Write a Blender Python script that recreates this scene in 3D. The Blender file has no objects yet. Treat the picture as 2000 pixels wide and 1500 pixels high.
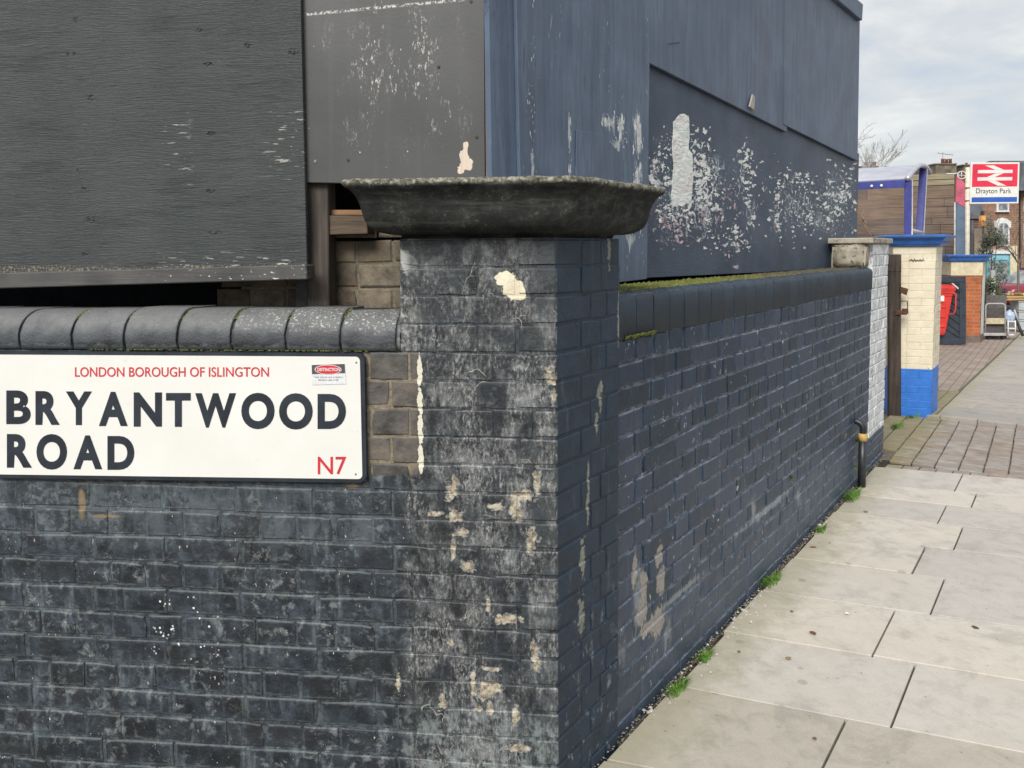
import bpy, bmesh, math, random
from mathutils import Vector, Matrix, noise as mnoise
random.seed(7)
R = math.radians
scene = bpy.context.scene

# ------------------------------------------------------------------ camera
F = 1480.0                       # focal length in pixels of a 2000 px wide frame
CX, CY = 1000.0, 595.0
PITCH, ROLL = R(4.0), 0.0068
EYE = Vector((0, 0, 1.5))
c_f = Vector((0, math.cos(PITCH), -math.sin(PITCH)))
c_r0 = Vector((1, 0, 0)); c_u0 = Vector((0, math.sin(PITCH), math.cos(PITCH)))
c_r = c_r0 * math.cos(ROLL) - c_u0 * math.sin(ROLL)
c_u = c_u0 * math.cos(ROLL) + c_r0 * math.sin(ROLL)
cam_d = bpy.data.cameras.new('camera'); cam = bpy.data.objects.new('camera', cam_d)
scene.collection.objects.link(cam)
cam_d.sensor_width = 36.0; cam_d.sensor_fit = 'HORIZONTAL'; cam_d.lens = 36.0 * F / 2000.0
cam_d.shift_y = -(750.0 - CY) / 2000.0
cam_d.clip_start = 0.05; cam_d.clip_end = 3000
cam.matrix_world = Matrix(((c_r.x, c_u.x, -c_f.x, EYE.x), (c_r.y, c_u.y, -c_f.y, EYE.y), (c_r.z, c_u.z, -c_f.z, EYE.z), (0, 0, 0, 1)))
scene.camera = cam

# ------------------------------------------------------------------ world, sun, exposure
SUN_EL, SUN_AZ = R(42), R(203)       # azimuth measured from +Y clockwise
world = bpy.data.worlds.new('World'); scene.world = world; world.use_nodes = True
wn = world.node_tree; wn.nodes.clear()
def wnode(t, **k):
    n = wn.nodes.new(t)
    for a, b in k.items(): setattr(n, a, b)
    return n
w_out = wnode('ShaderNodeOutputWorld'); w_bg = wnode('ShaderNodeBackground')
w_bg.inputs['Strength'].default_value = 0.10
w_sky = wnode('ShaderNodeTexSky', sky_type='NISHITA', sun_disc=False, sun_elevation=SUN_EL, sun_rotation=SUN_AZ)
w_tc = wnode('ShaderNodeTexCoord')
w_map = wnode('ShaderNodeMapping'); w_map.inputs['Scale'].default_value = (1.0, 1.0, 2.6)
w_map.inputs['Rotation'].default_value = (0.15, 0.5, 0.3)
w_n1 = wnode('ShaderNodeTexNoise'); w_n1.inputs['Scale'].default_value = 4.6; w_n1.inputs['Detail'].default_value = 7; w_n1.inputs['Roughness'].default_value = 0.58; w_n1.inputs['Distortion'].default_value = 0.35
w_r1 = wnode('ShaderNodeValToRGB')
w_r1.color_ramp.elements[0].position = 0.34; w_r1.color_ramp.elements[0].color = (3.2, 3.65, 4.15, 1)
w_r1.color_ramp.elements[1].position = 0.66; w_r1.color_ramp.elements[1].color = (5.4, 5.4, 5.2, 1)
e = w_r1.color_ramp.elements.new(0.5); e.color = (4.15, 4.3, 4.35, 1)
w_mix = wnode('ShaderNodeMixRGB'); w_mix.inputs['Fac'].default_value = 0.93
L = wn.links.new
L(w_tc.outputs['Generated'], w_map.inputs['Vector']); L(w_map.outputs[0], w_n1.inputs['Vector'])
L(w_n1.outputs['Fac'], w_r1.inputs['Fac']); L(w_sky.outputs[0], w_mix.inputs['Color1']); L(w_r1.outputs[0], w_mix.inputs['Color2'])
L(w_mix.outputs[0], w_bg.inputs['Color']); L(w_bg.outputs[0], w_out.inputs['Surface'])
sun_d = bpy.data.lights.new('sun', 'SUN'); sun = bpy.data.objects.new('sun', sun_d); scene.collection.objects.link(sun)
sun_d.energy = 2.2; sun_d.angle = R(30); sun_d.color = (1.0, 0.965, 0.915)
sd = Vector((math.sin(SUN_AZ) * math.cos(SUN_EL), math.cos(SUN_AZ) * math.cos(SUN_EL), math.sin(SUN_EL)))
sun.rotation_euler = sd.to_track_quat('Z', 'Y').to_euler(); sun.location = (4, -6, 8)
vs = scene.view_settings
scene.display_settings.display_device = 'sRGB'
vs.view_transform = 'Standard'; vs.look = 'None'; vs.exposure = 0.8; vs.gamma = 1.0; vs.use_curve_mapping = False

# ------------------------------------------------------------------ pixel to place
def ray(px, py):
    return c_f + c_r * ((px - CX) / F) - c_u * ((py - CY) / F)
def at_depth(px, py, d):
    return EYE + ray(px, py) * d
def hit(px, py, p, n):
    d = ray(px, py); return EYE + d * ((p - EYE).dot(n) / d.dot(n))
UZ = Vector((0, 0, 1))
uL = Vector((0.9945, -0.1048, 0)).normalized()         # along the sign wall, to the right
nL = Vector((-uL.y * -1, -uL.x, 0)); nL = Vector((uL.y, -uL.x, 0))   # outward
if nL.y > 0: nL = -nL
rD = Vector((0.5976, 0.8018, 0)).normalized()          # along the side wall, away
mR = Vector((0.8018, -0.5976, 0)).normalized()         # outward to the street
C = at_depth(1085, 750, 1.975); C.z = 0
def LP(px, py, off=0.0):
    p = hit(px, py, C + nL * off, nL); return ((p - C).dot(uL), p.z)
def RP(px, py, off=0.0):
    p = hit(px, py, C + mR * off, mR); return ((p - C).dot(rD), p.z)
def LW(u, z, off=0.0): return C + uL * u + nL * off + UZ * z
def RW(s, z, off=0.0): return C + rD * s + mR * off + UZ * z
T9, GS = 4.28, 0.035
def gz(p):
    t = (p - C).dot(rD)
    return 0.0 if t < T9 else -GS * (min(t, 22) - T9)
GN = Vector((rD.x * GS, rD.y * GS, 1)).normalized()
def GP(px, py):
    p = hit(px, py, Vector((0, 0, 0)), UZ)
    if (p - C).dot(rD) <= T9: return p
    p0 = C + rD * T9
    p = hit(px, py, p0, GN)
    if (p - C).dot(rD) > 22:
        p = hit(px, py, Vector((0, 0, -GS * (22 - T9))), UZ)
    return p

# ------------------------------------------------------------------ object helpers
COL = scene.collection
def tag(o, label=None, cat=None, group=None, kind=None):
    if label: o['label'] = label
    if cat: o['category'] = cat
    if group: o['group'] = group
    if kind: o['kind'] = kind
    return o
def empty(name, loc, label, cat, group=None):
    o = bpy.data.objects.new(name, None); COL.objects.link(o); o.location = loc
    o.empty_display_size = 0.1
    return tag(o, label, cat, group)
def wloc(o):
    p = Vector((0, 0, 0))
    while o is not None:
        if o.type == 'EMPTY' or o.get('_anchored'): p = Vector(o.location); break
        o = o.parent
    return p
def put(name, me, parent=None, basis=None, mat=None):
    """link a mesh; its mesh coordinates times basis are world coordinates"""
    o = bpy.data.objects.new(name, me); COL.objects.link(o)
    if mat is not None and not me.materials: me.materials.append(mat)
    b = basis if basis is not None else Matrix.Identity(4)
    if parent is not None:
        o.parent = parent
        pm = Matrix.Translation(parent.location) if parent.type == 'EMPTY' else WB.get(parent.name, Matrix.Identity(4))
        o.matrix_parent_inverse = pm.inverted()
    o.matrix_basis = b
    WB[o.name] = b
    return o
WB = {}
def mesh(name, vs_, fs, mat=None, smooth=False):
    me = bpy.data.meshes.new(name); me.from_pydata([tuple(v) for v in vs_], [], fs); me.update()
    if mat is not None: me.materials.append(mat)
    if smooth: me.polygons.foreach_set('use_smooth', [True] * len(me.polygons))
    return me
def bm_mesh(name, bm, mat=None, smooth=False):
    bmesh.ops.recalc_face_normals(bm, faces=bm.faces)
    me = bpy.data.meshes.new(name); bm.to_mesh(me); bm.free()
    if mat is not None: me.materials.append(mat)
    if smooth: me.polygons.foreach_set('use_smooth', [True] * len(me.polygons))
    return me
def basis(o, x, y, z):
    return Matrix(((x.x, y.x, z.x, o.x), (x.y, y.y, z.y, o.y), (x.z, y.z, z.z, o.z), (0, 0, 0, 1)))
def bbox(bm, lo, hi, M=None):
    vs_ = [Vector((x, y, z)) for x in (lo[0], hi[0]) for y in (lo[1], hi[1]) for z in (lo[2], hi[2])]
    if M is not None: vs_ = [M @ v for v in vs_]
    b = [bm.verts.new(v) for v in vs_]
    for f in ((0, 1, 3, 2), (4, 6, 7, 5), (0, 4, 5, 1), (2, 3, 7, 6), (0, 2, 6, 4), (1, 5, 7, 3)):
        bm.faces.new([b[i] for i in f])
    return b
def box_obj(name, parent, lo, hi, M, mat, bev=0.0, seg=1):
    bm = bmesh.new(); bbox(bm, lo, hi)
    if bev: bmesh.ops.bevel(bm, geom=bm.edges[:], offset=bev, segments=seg, affect='EDGES', profile=0.5)
    return put(name, bm_mesh(name, bm, mat), parent, M)
def prism(bm, poly, z0, z1):
    """poly: list of Vectors (xy), extruded from z0 to z1"""
    a = [bm.verts.new((p[0], p[1], z0)) for p in poly]; b = [bm.verts.new((p[0], p[1], z1)) for p in poly]
    n = len(poly)
    bm.faces.new(a[::-1]); bm.faces.new(b)
    for i in range(n): bm.faces.new((a[i], a[(i + 1) % n], b[(i + 1) % n], b[i]))
def tube(bm, pts, r, seg=8, cap=True):
    """tube along points; r float or list"""
    rings = []; n = len(pts)
    for i, p in enumerate(pts):
        p = Vector(p)
        d = (Vector(pts[min(i + 1, n - 1)]) - Vector(pts[max(i - 1, 0)])).normalized()
        a = d.orthogonal().normalized() if abs(d.z) > 0.9 else d.cross(UZ).normalized()
        b = d.cross(a).normalized()
        if rings and a.dot(prev) < 0: a = -a; b = d.cross(a)
        prev = a
        rr = r[i] if isinstance(r, (list, tuple)) else r
        rings.append([bm.verts.new(p + (a * math.cos(2 * math.pi * k / seg) + b * math.sin(2 * math.pi * k / seg)) * rr) for k in range(seg)])
    for i in range(n - 1):
        for k in range(seg):
            bm.faces.new((rings[i][k], rings[i][(k + 1) % seg], rings[i + 1][(k + 1) % seg], rings[i + 1][k]))
    if cap:
        try: bm.faces.new(rings[0][::-1]); bm.faces.new(rings[-1])
        except ValueError: pass
def tube_obj(name, parent, pts, r, mat, seg=10):
    bm = bmesh.new(); tube(bm, pts, r, seg)
    return put(name, bm_mesh(name, bm, mat, True), parent)

# ------------------------------------------------------------------ material helpers
class Mat:
    def __init__(s, name, rough=0.6, spec=0.5):
        s.m = bpy.data.materials.new(name); s.m.use_nodes = True; s.t = s.m.node_tree
        s.b = s.t.nodes['Principled BSDF']; s.b.inputs['Roughness'].default_value = rough
        s.b.inputs['Specular IOR Level'].default_value = spec
        s._pos = None
    def n(s, t, **k):
        nd = s.t.nodes.new(t)
        for a, b in k.items(): setattr(nd, a, b)
        return nd
    def set(s, sock, v):
        if isinstance(v, bpy.types.NodeSocket): s.t.links.new(v, sock)
        elif isinstance(v, (tuple, list)) and len(v) == 3 and sock.type == 'RGBA': sock.default_value = (*v, 1)
        elif v is not None: sock.default_value = v
    def pos(s):
        if s._pos is None: s._pos = s.n('ShaderNodeNewGeometry').outputs['Position']
        return s._pos
    def frame(s, ex, o, ey=None):
        """coordinates (along ex, height, out of plane ey) relative to o"""
        d = s.n('ShaderNodeVectorMath', operation='SUBTRACT'); s.set(d.inputs[0], s.pos()); d.inputs[1].default_value = o
        a = s.n('ShaderNodeVectorMath', operation='DOT_PRODUCT'); s.set(a.inputs[0], d.outputs[0]); a.inputs[1].default_value = ex
        z = s.n('ShaderNodeSeparateXYZ'); s.set(z.inputs[0], d.outputs[0])
        c = s.n('ShaderNodeCombineXYZ'); s.set(c.inputs[0], a.outputs['Value']); s.set(c.inputs[1], z.outputs[2])
        w = None
        if ey is not None:
            b = s.n('ShaderNodeVectorMath', operation='DOT_PRODUCT'); s.set(b.inputs[0], d.outputs[0]); b.inputs[1].default_value = ey
            w = b.outputs['Value']; s.set(c.inputs[2], w)
        return c.outputs[0], a.outputs['Value'], z.outputs[2], w
    def scale(s, v, sc):
        m = s.n('ShaderNodeVectorMath', operation='MULTIPLY'); s.set(m.inputs[0], v); m.inputs[1].default_value = sc; return m.outputs[0]
    def noise(s, v, sc, det=4, rough=0.55, dist=0.0):
        m = s.n('ShaderNodeTexNoise'); s.set(m.inputs['Vector'], v); m.inputs['Scale'].default_value = sc
        m.inputs['Detail'].default_value = det; m.inputs['Roughness'].default_value = rough; m.inputs['Distortion'].default_value = dist
        return m.outputs['Fac']
    def voro(s, v, sc, feat='F1', rnd=1.0):
        m = s.n('ShaderNodeTexVoronoi', feature=feat); s.set(m.inputs['Vector'], v); m.inputs['Scale'].default_value = sc
        m.inputs['Randomness'].default_value = rnd
        return m.outputs['Distance']
    def math(s, op, a, b=None, clamp=False):
        m = s.n('ShaderNodeMath', operation=op, use_clamp=clamp); s.set(m.inputs[0], a)
        if b is not None: s.set(m.inputs[1], b)
        return m.outputs[0]
    def step(s, v, a, b, smooth=True):
        m = s.n('ShaderNodeMapRange', interpolation_type='SMOOTHSTEP' if smooth else 'LINEAR'); s.set(m.inputs['Value'], v)
        m.inputs['From Min'].default_value = a; m.inputs['From Max'].default_value = b
        return m.outputs[0]
    def box(s, u, z, u0, u1, z0, z1, soft=0.02, nz=None):
        if nz is not None:
            u = s.math('ADD', u, nz); z = s.math('ADD', z, nz)
        a = s.step(u, u0 - soft, u0 + soft); b = s.step(u, u1 + soft, u1 - soft)
        c = s.step(z, z0 - soft, z0 + soft); d = s.step(z, z1 + soft, z1 - soft)
        return s.math('MULTIPLY', s.math('MULTIPLY', a, b), s.math('MULTIPLY', c, d))
    def ramp(s, f, stops):
        r = s.n('ShaderNodeValToRGB'); s.set(r.inputs[0], f); cr = r.color_ramp
        while len(cr.elements) < len(stops): cr.elements.new(0.5)
        for el, (p, c) in zip(cr.elements, stops):
            el.position = p; el.color = (*c, 1) if len(c) == 3 else c
        return r.outputs[0]
    def mix(s, f, a, b, mode='MIX'):
        m = s.n('ShaderNodeMixRGB', blend_type=mode); s.set(m.inputs[0], f); s.set(m.inputs[1], a); s.set(m.inputs[2], b); return m.outputs[0]
    def patches(s, vec, lst, nz):
        """min over ellipses of the noisy distance; lst of (u,z,ru,rz,tilt)"""
        best = None
        for (u, z, ru, rz, *tl) in lst:
            d = s.n('ShaderNodeVectorMath', operation='SUBTRACT'); s.set(d.inputs[0], vec); d.inputs[1].default_value = (u, z, 0)
            v = d.outputs[0]
            if tl and tl[0]:
                ro = s.n('ShaderNodeVectorRotate', rotation_type='Z_AXIS'); s.set(ro.inputs['Vector'], v); ro.inputs['Angle'].default_value = -tl[0]; v = ro.outputs[0]
            m = s.n('ShaderNodeVectorMath', operation='MULTIPLY'); s.set(m.inputs[0], v); m.inputs[1].default_value = (1 / ru, 1 / rz, 0)
            l = s.n('ShaderNodeVectorMath', operation='LENGTH'); s.set(l.inputs[0], m.outputs[0])
            best = l.outputs['Value'] if best is None else s.math('MINIMUM', best, l.outputs['Value'])
        return s.math('ADD', best, nz)
    def arris(s, nz, a=0.02, b=0.16, asp=3.0):
        """1 near the edges of the brick's own face, broken up by noise"""
        g = s.n('ShaderNodeSeparateXYZ'); s.set(g.inputs[0], s.n('ShaderNodeTexCoord').outputs['Generated'])
        x = s.math('MULTIPLY', s.math('MINIMUM', g.outputs[0], s.math('SUBTRACT', 1.0, g.outputs[0])), asp)
        y = s.math('MINIMUM', g.outputs[1], s.math('SUBTRACT', 1.0, g.outputs[1]))
        d = s.math('ADD', s.math('MINIMUM', x, y), s.math('MULTIPLY', s.math('SUBTRACT', nz, 0.5), 0.5))
        return s.step(d, b, a), g.outputs[1]
    def rnd(s): return s.n('ShaderNodeObjectInfo').outputs['Random']
    def hsv(s, c, h=0.5, sa=1.0, v=1.0):
        m = s.n('ShaderNodeHueSaturation'); s.set(m.inputs['Color'], c); s.set(m.inputs['Hue'], h); s.set(m.inputs['Saturation'], sa); s.set(m.inputs['Value'], v); return m.outputs[0]
    def color(s, c): s.set(s.b.inputs['Base Color'], c); return s
    def rough(s, v): s.set(s.b.inputs['Roughness'], v); return s
    def bump(s, h, strength=0.4, dist=0.004, normal=None):
        b = s.n('ShaderNodeBump'); s.set(b.inputs['Height'], h); b.inputs['Strength'].default_value = strength; b.inputs['Distance'].default_value = dist
        if normal is not None: s.set(b.inputs['Normal'], normal)
        s.set(s.b.inputs['Normal'], b.outputs[0]); return b.outputs[0]

def plain(name, col, rough=0.55, spec=0.4, var=0.15, sc=14.0, bump=0.1, metal=0.0):
    """painted / bare surface with soft mottling, grime and fine relief"""
    M = Mat(name, rough, spec)
    n1 = M.noise(M.pos(), sc, 5, 0.6); n2 = M.noise(M.pos(), sc * 9, 3, 0.6)
    lo = tuple(c * (1 - var * 2) for c in col); hi = tuple(min(1, c * (1 + var)) for c in col)
    c = M.ramp(n1, [(0.3, lo), (0.62, hi)])
    c = M.mix(0.25, c, M.mix(1.0, c, M.ramp(n2, [(0.3, (0.6, 0.6, 0.6)), (0.7, (1.2, 1.2, 1.2))]), 'MULTIPLY'))
    M.color(c); M.bump(n2, bump, 0.002)
    M.b.inputs['Metallic'].default_value = metal
    return M.m

# ------------------------------------------------------------------ wall paint materials
def ell(fn, lst):
    """pixel ellipses (cx,cy,rx,ry,tilt) to wall-plane ellipses"""
    out = []
    for (cx, cy, rx, ry, *t) in lst:
        a = fn(cx, cy); b = fn(cx + rx, cy); d = fn(cx, cy + ry)
        out.append((a[0], a[1], abs(b[0] - a[0]) + 1e-4, abs(d[1] - a[1]) + 1e-4, t[0] if t else 0.0))
    return out
def reg(fn, x0, x1, y0, y1):
    a = fn(x0, (y0 + y1) / 2)[0]; b = fn(x1, (y0 + y1) / 2)[0]
    return min(a, b), max(a, b), fn((x0 + x1) / 2, y1)[1], fn((x0 + x1) / 2, y0)[1]
# chips where the paint has come off the pillar front (measured places)
PEEL_BIG = ell(LP, [(1001, 562, 20, 27, 0.5), (988, 545, 22, 16, 0.0), (1012, 570, 15, 18, 0.2)])
PEEL = ell(LP, [(884, 955, 9, 24, -0.2), (1048, 945, 8, 28, 0), (1020, 968, 28, 9, 0.1), (1008, 995, 11, 22, 0.2), (888, 1008, 13, 14, 0.5), (905, 1040, 10, 8, 0),
    (970, 990, 15, 6, 0), (1038, 1058, 11, 24, 0), (914, 1106, 9, 14, 0.2), (953, 1180, 5, 12, 0), (990, 1207, 24, 10, 0.1), (924, 1333, 5, 22, 0), (958, 1305, 22, 4, 0),
    (955, 1345, 26, 16, 0.6), (1046, 1285, 8, 28, 0.1), (864, 1372, 6, 15, 0), (957, 1385, 5, 16, 0), (1006, 1395, 7, 16, 0), (1075, 735, 11, 16, 0.3), (1010, 1462, 30, 6, 0),
    (778, 1335, 4, 20, 0), (1080, 775, 6, 12, 0), (850, 1003, 14, 5, 0), (885, 1070, 4, 18, 0), (936, 1385, 8, 5, 0), (880, 1255, 8, 7, 0)])
SPLAT = reg(LP, 300, 425, 1165, 1285)
BARE = reg(LP, 690, 818, 690, 928)

def paint_front(name, mortar=False):
    M = Mat(name, 0.5, 0.45)
    vec, u, z, w = M.frame(uL, C, nL)
    big = M.noise(vec, 5.0, 4); mid = M.noise(vec, 17.0, 5, 0.65); fine = M.noise(vec, 95.0, 5, 0.7)
    drip = M.noise(M.scale(vec, (38, 5, 5)), 1.0, 4, 0.6)
    rnd = M.rnd()
    c = M.ramp(mid, [(0.32, (0.009, 0.0115, 0.0165)), (0.48, (0.022, 0.03, 0.041)), (0.7, (0.056, 0.075, 0.095))])
    c = M.mix(M.math('MULTIPLY', M.math('MULTIPLY', M.step(drip, 0.5, 0.68), M.step(M.noise(vec, 7, 3), 0.4, 0.62)), 0.75), c, (0.13, 0.16, 0.18))
    c = M.mix(M.math('MULTIPLY', M.step(big, 0.5, 0.62), 0.6), c, (0.013, 0.0125, 0.0125))
    band = M.box(u, z, *reg(LP, -60, 765, 948, 1062), 0.03, M.math('MULTIPLY', M.math('SUBTRACT', mid, 0.5), 0.12))
    c = M.mix(M.math('MULTIPLY', M.math('MULTIPLY', band, M.step(M.noise(M.scale(vec, (16, 6, 1)), 1.0, 5, 0.7), 0.36, 0.62)), 0.62), c, (0.115, 0.145, 0.165))
    if not mortar:
        c = M.hsv(c, 0.5, 0.9, M.math('ADD', 0.6, M.math('MULTIPLY', rnd, 0.8)))
    else:
        c = M.mix(M.math('MULTIPLY', M.step(M.noise(vec, 40, 4, 0.7), 0.42, 0.62), 0.55), c, (0.12, 0.135, 0.14))
    if not mortar:
        ar, gy = M.arris(M.noise(vec, 34, 4, 0.7))
        c = M.mix(M.math('MULTIPLY', ar, 0.45), c, (0.13, 0.15, 0.16))
        dk = M.math('MULTIPLY', M.step(M.math('ADD', M.noise(vec, 30, 4, 0.7), M.math('MULTIPLY', rnd, 0.3)), 0.66, 0.76), 0.7); c = M.mix(dk, c, (0.016, 0.017, 0.02))
    # pale bloom along the wall
    bl = M.math('MULTIPLY', M.step(M.noise(vec, 26.0, 6, 0.72, 0.4), 0.52, 0.66), M.step(M.noise(vec, 3.5, 2), 0.4, 0.58))
    c = M.mix(M.math('MULTIPLY', bl, 0.6), c, (0.24, 0.26, 0.26))
    # scattered white nicks
    nick = M.math('MULTIPLY', M.step(M.noise(M.scale(vec, (1, 0.45, 1)), 105.0, 3, 0.75), 0.655, 0.69), M.step(M.noise(vec, 11, 2), 0.5, 0.58))
    c = M.mix(nick, c, (0.5, 0.5, 0.47))
    # rust-brown runs under the sign
    ru = LP(160, 985); rust = M.patches(vec, [(ru[0], ru[1], 0.012, 0.05), (LP(205, 1008)[0], LP(205, 1008)[1], 0.05, 0.006), (LP(690, 950)[0], LP(690, 950)[1], 0.018, 0.008)], M.math('MULTIPLY', M.math('SUBTRACT', mid, 0.5), 1.6))
    c = M.mix(M.math('MULTIPLY', M.step(rust, 1.2, 0.5), 0.7), c, (0.28, 0.2, 0.11))
    # white splashes
    sp = M.step(M.voro(vec, 62.0), 0.24, 0.17)
    sp = M.math('MULTIPLY', sp, M.step(M.noise(vec, 22, 1), 0.5, 0.56))
    sp = M.math('MULTIPLY', sp, M.box(u, z, *SPLAT, 0.02))
    c = M.mix(sp, c, (0.72, 0.72, 0.7))
    # pillar front: scraped, speckled
    up = LP(782, 900)[0]
    pm = M.step(M.math('ADD', u, M.math('MULTIPLY', M.math('SUBTRACT', mid, 0.5), 0.03)), up - 0.01, up + 0.025)
    c = M.mix(M.math('MULTIPLY', pm, 0.5), c, (0.013, 0.0135, 0.015))
    sc1 = M.step(M.noise(M.scale(vec, (1.0, 0.4, 1.0)), 120.0, 6, 0.85), 0.46, 0.66)
    sc2 = M.step(M.math('ADD', M.noise(M.scale(vec, (1.0, 0.45, 1.0)), 8.0, 6, 0.7, 0.6), M.math('MULTIPLY', M.math('SUBTRACT', rnd, 0.5), 0.1)), 0.4, 0.6)
    scm = M.math('MULTIPLY', M.math('MULTIPLY', sc1, sc2), pm)
    cal = M.step(z, LP(900, 510)[1] + 0.03, LP(900, 545)[1] - 0.02)
    scm = M.math('MULTIPLY', scm, M.math('ADD', 0.25, M.math('MULTIPLY', cal, 0.75)))
    hz_ = M.math('MULTIPLY', M.math('MULTIPLY', M.step(M.noise(vec, 12, 6, 0.75), 0.44, 0.66), sc2), pm); c = M.mix(M.math('MULTIPLY', hz_, 0.8), c, (0.21, 0.218, 0.22))
    c = M.mix(M.math('MULTIPLY', scm, 0.8), c, (0.42, 0.42, 0.405))
    bot = M.math('MULTIPLY', M.math('MULTIPLY', pm, M.step(M.math('ADD', z, M.math('MULTIPLY', M.math('SUBTRACT', mid, 0.5), 0.2)), 0.3, 0.2)), M.step(M.noise(M.scale(vec, (1, 0.6, 1)), 30, 6, 0.75), 0.45, 0.6)); c = M.mix(M.math('MULTIPLY', bot, 0.5), c, (0.3, 0.34, 0.34))
    ed = M.math('MULTIPLY', M.math('MULTIPLY', M.step(u, up + 0.05, up + 0.005), pm), M.math('MULTIPLY', M.step(z, 1.18, 1.3), M.step(mid, 0.46, 0.58)))
    c = M.mix(M.math('MULTIPLY', ed, 0.8), c, (0.6, 0.6, 0.57))
    ck = M.n('ShaderNodeTexVoronoi', feature='DISTANCE_TO_EDGE'); M.set(ck.inputs['Vector'], M.scale(vec, (1, 1, 0))); ck.inputs['Scale'].default_value = 13.0
    wv = M.n('ShaderNodeVectorMath', operation='ADD'); M.set(wv.inputs[0], M.scale(vec, (1, 1, 0)))
    nzc = M.n('ShaderNodeTexNoise'); M.set(nzc.inputs['Vector'], vec); nzc.inputs['Scale'].default_value = 25.0
    M.set(wv.inputs[1], M.scale(nzc.outputs['Color'], (0.06, 0.06, 0))); M.t.links.new(wv.outputs[0], ck.inputs['Vector'])
    crack = M.math('MULTIPLY', M.math('MULTIPLY', M.step(ck.outputs['Distance'], 0.014, 0.004), pm), M.step(M.noise(vec, 7, 3), 0.58, 0.66))
    c = M.mix(M.math('MULTIPLY', crack, 0.7), c, (0.5, 0.48, 0.42))
    # chips down to the old cream coat / brick
    nzp = M.math('ADD', M.math('MULTIPLY', M.math('SUBTRACT', M.noise(vec, 42.0, 5, 0.7), 0.5), 3.6), M.math('MULTIPLY', M.math('SUBTRACT', M.voro(vec, 75.0), 0.45), 0.9))
    big_chip = M.step(M.patches(vec, PEEL_BIG, M.math('MULTIPLY', nzp, 0.33)), 1.03, 0.97)
    ch = M.patches(vec, PEEL, nzp)
    chip = M.step(ch, 1.0, 0.92); rim = M.step(ch, 1.25, 1.02)
    c = M.mix(M.math('MULTIPLY', rim, 0.55), c, (0.46, 0.46, 0.44))
    chipc = M.ramp(M.noise(vec, 55.0, 5, 0.7), [(0.36, (0.13, 0.11, 0.09)), (0.46, (0.3, 0.25, 0.18)), (0.54, (0.45, 0.4, 0.3)), (0.64, (0.5, 0.49, 0.45))])
    c = M.mix(chip, c, chipc)
    c = M.mix(big_chip, c, M.ramp(mid, [(0.3, (0.62, 0.54, 0.38)), (0.7, (0.82, 0.76, 0.6))]))
    # unpainted stocks beside the sign
    bare = M.box(u, z, *BARE, 0.008, M.math('MULTIPLY', M.math('SUBTRACT', mid, 0.5), 0.022))
    if mortar: bc = M.ramp(fine, [(0.3, (0.11, 0.09, 0.06)), (0.7, (0.3, 0.25, 0.17))])
    else: bc = M.hsv(M.ramp(mid, [(0.32, (0.055, 0.05, 0.046)), (0.5, (0.11, 0.1, 0.09)), (0.7, (0.17, 0.145, 0.12))]), 0.5, M.math('ADD', 0.5, M.math('MULTIPLY', rnd, 0.9)), M.math('ADD', 0.6, M.math('MULTIPLY', rnd, 0.6)))
    c = M.mix(bare, c, bc)
    edge = M.patches(vec, [(BARE[1] + 0.004, (BARE[2] + BARE[3]) / 2 + k * 0.078, 0.0075, 0.043) for k in (-1.5, -0.5, 0.5, 1.5)], M.math('MULTIPLY', M.math('SUBTRACT', M.noise(vec, 60, 3), 0.5), 1.9))
    c = M.mix(M.step(edge, 1.0, 0.85), c, (0.68, 0.64, 0.52))
    # the pillar's street side is clean navy
    side = M.math('MULTIPLY', M.step(w, -0.002, -0.006), M.step(u, -0.02, -0.004))
    nv = M.ramp(mid, [(0.3, (0.0105, 0.021, 0.038)), (0.7, (0.024, 0.044, 0.073))])
    st = M.math('MULTIPLY', M.step(drip, 0.58, 0.72), 0.35); nv = M.mix(st, nv, (0.12, 0.15, 0.2))
    sv, s_, sz, _ = M.frame(rD, C)
    leak = M.patches(sv, ell(RP, [(1172, 765, 6, 38), (1164, 825, 4, 30), (1148, 935, 3, 40), (1147, 990, 3, 40), (1137, 1090, 6, 40), (1134, 1200, 8, 50), (1190, 490, 4, 40), (1208, 620, 3, 60)]), M.math('MULTIPLY', nzp, 0.8))
    nv = M.mix(M.math('MULTIPLY', M.step(leak, 1.0, 0.6), 0.75), nv, (0.3, 0.31, 0.25))
    bl2 = M.math('MULTIPLY', M.step(M.noise(M.scale(sv, (1, 0.5, 1)), 30.0, 5, 0.7), 0.56, 0.68), M.step(z, 0.75, 0.25)); nv = M.mix(M.math('MULTIPLY', bl2, 0.6), nv, (0.27, 0.31, 0.35))
    c = M.mix(side, c, nv)
    M.color(c)
    rg = M.math('ADD', 0.42, M.math('MULTIPLY', mid, 0.3)); M.rough(rg)
    hgt = M.math('ADD', M.math('MULTIPLY', fine, 0.5), M.math('MULTIPLY', mid, 1.0))
    hgt = M.math('SUBTRACT', hgt, M.math('MULTIPLY', M.math('MAXIMUM', chip, big_chip), 2.2))
    M.bump(hgt, 0.7, 0.005)
    return M.m
WEAR = ell(RP, [(1247, 1115, 5, 30), (1293, 1085, 7, 20), (1265, 1140, 8, 30), (1298, 1135, 8, 30), (1262, 1195, 12, 30), (1292, 1215, 12, 30), (1275, 1225, 20, 16)])
BLOOM = ell(RP, [(1253, 1160, 10, 80), (1478, 1000, 6, 30), (1564, 970, 5, 18), (1310, 1245, 8, 40), (1200, 1290, 30, 60), (1330, 1165, 60, 9, 0.0), (1500, 1000, 60, 8, 0)])
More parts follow.
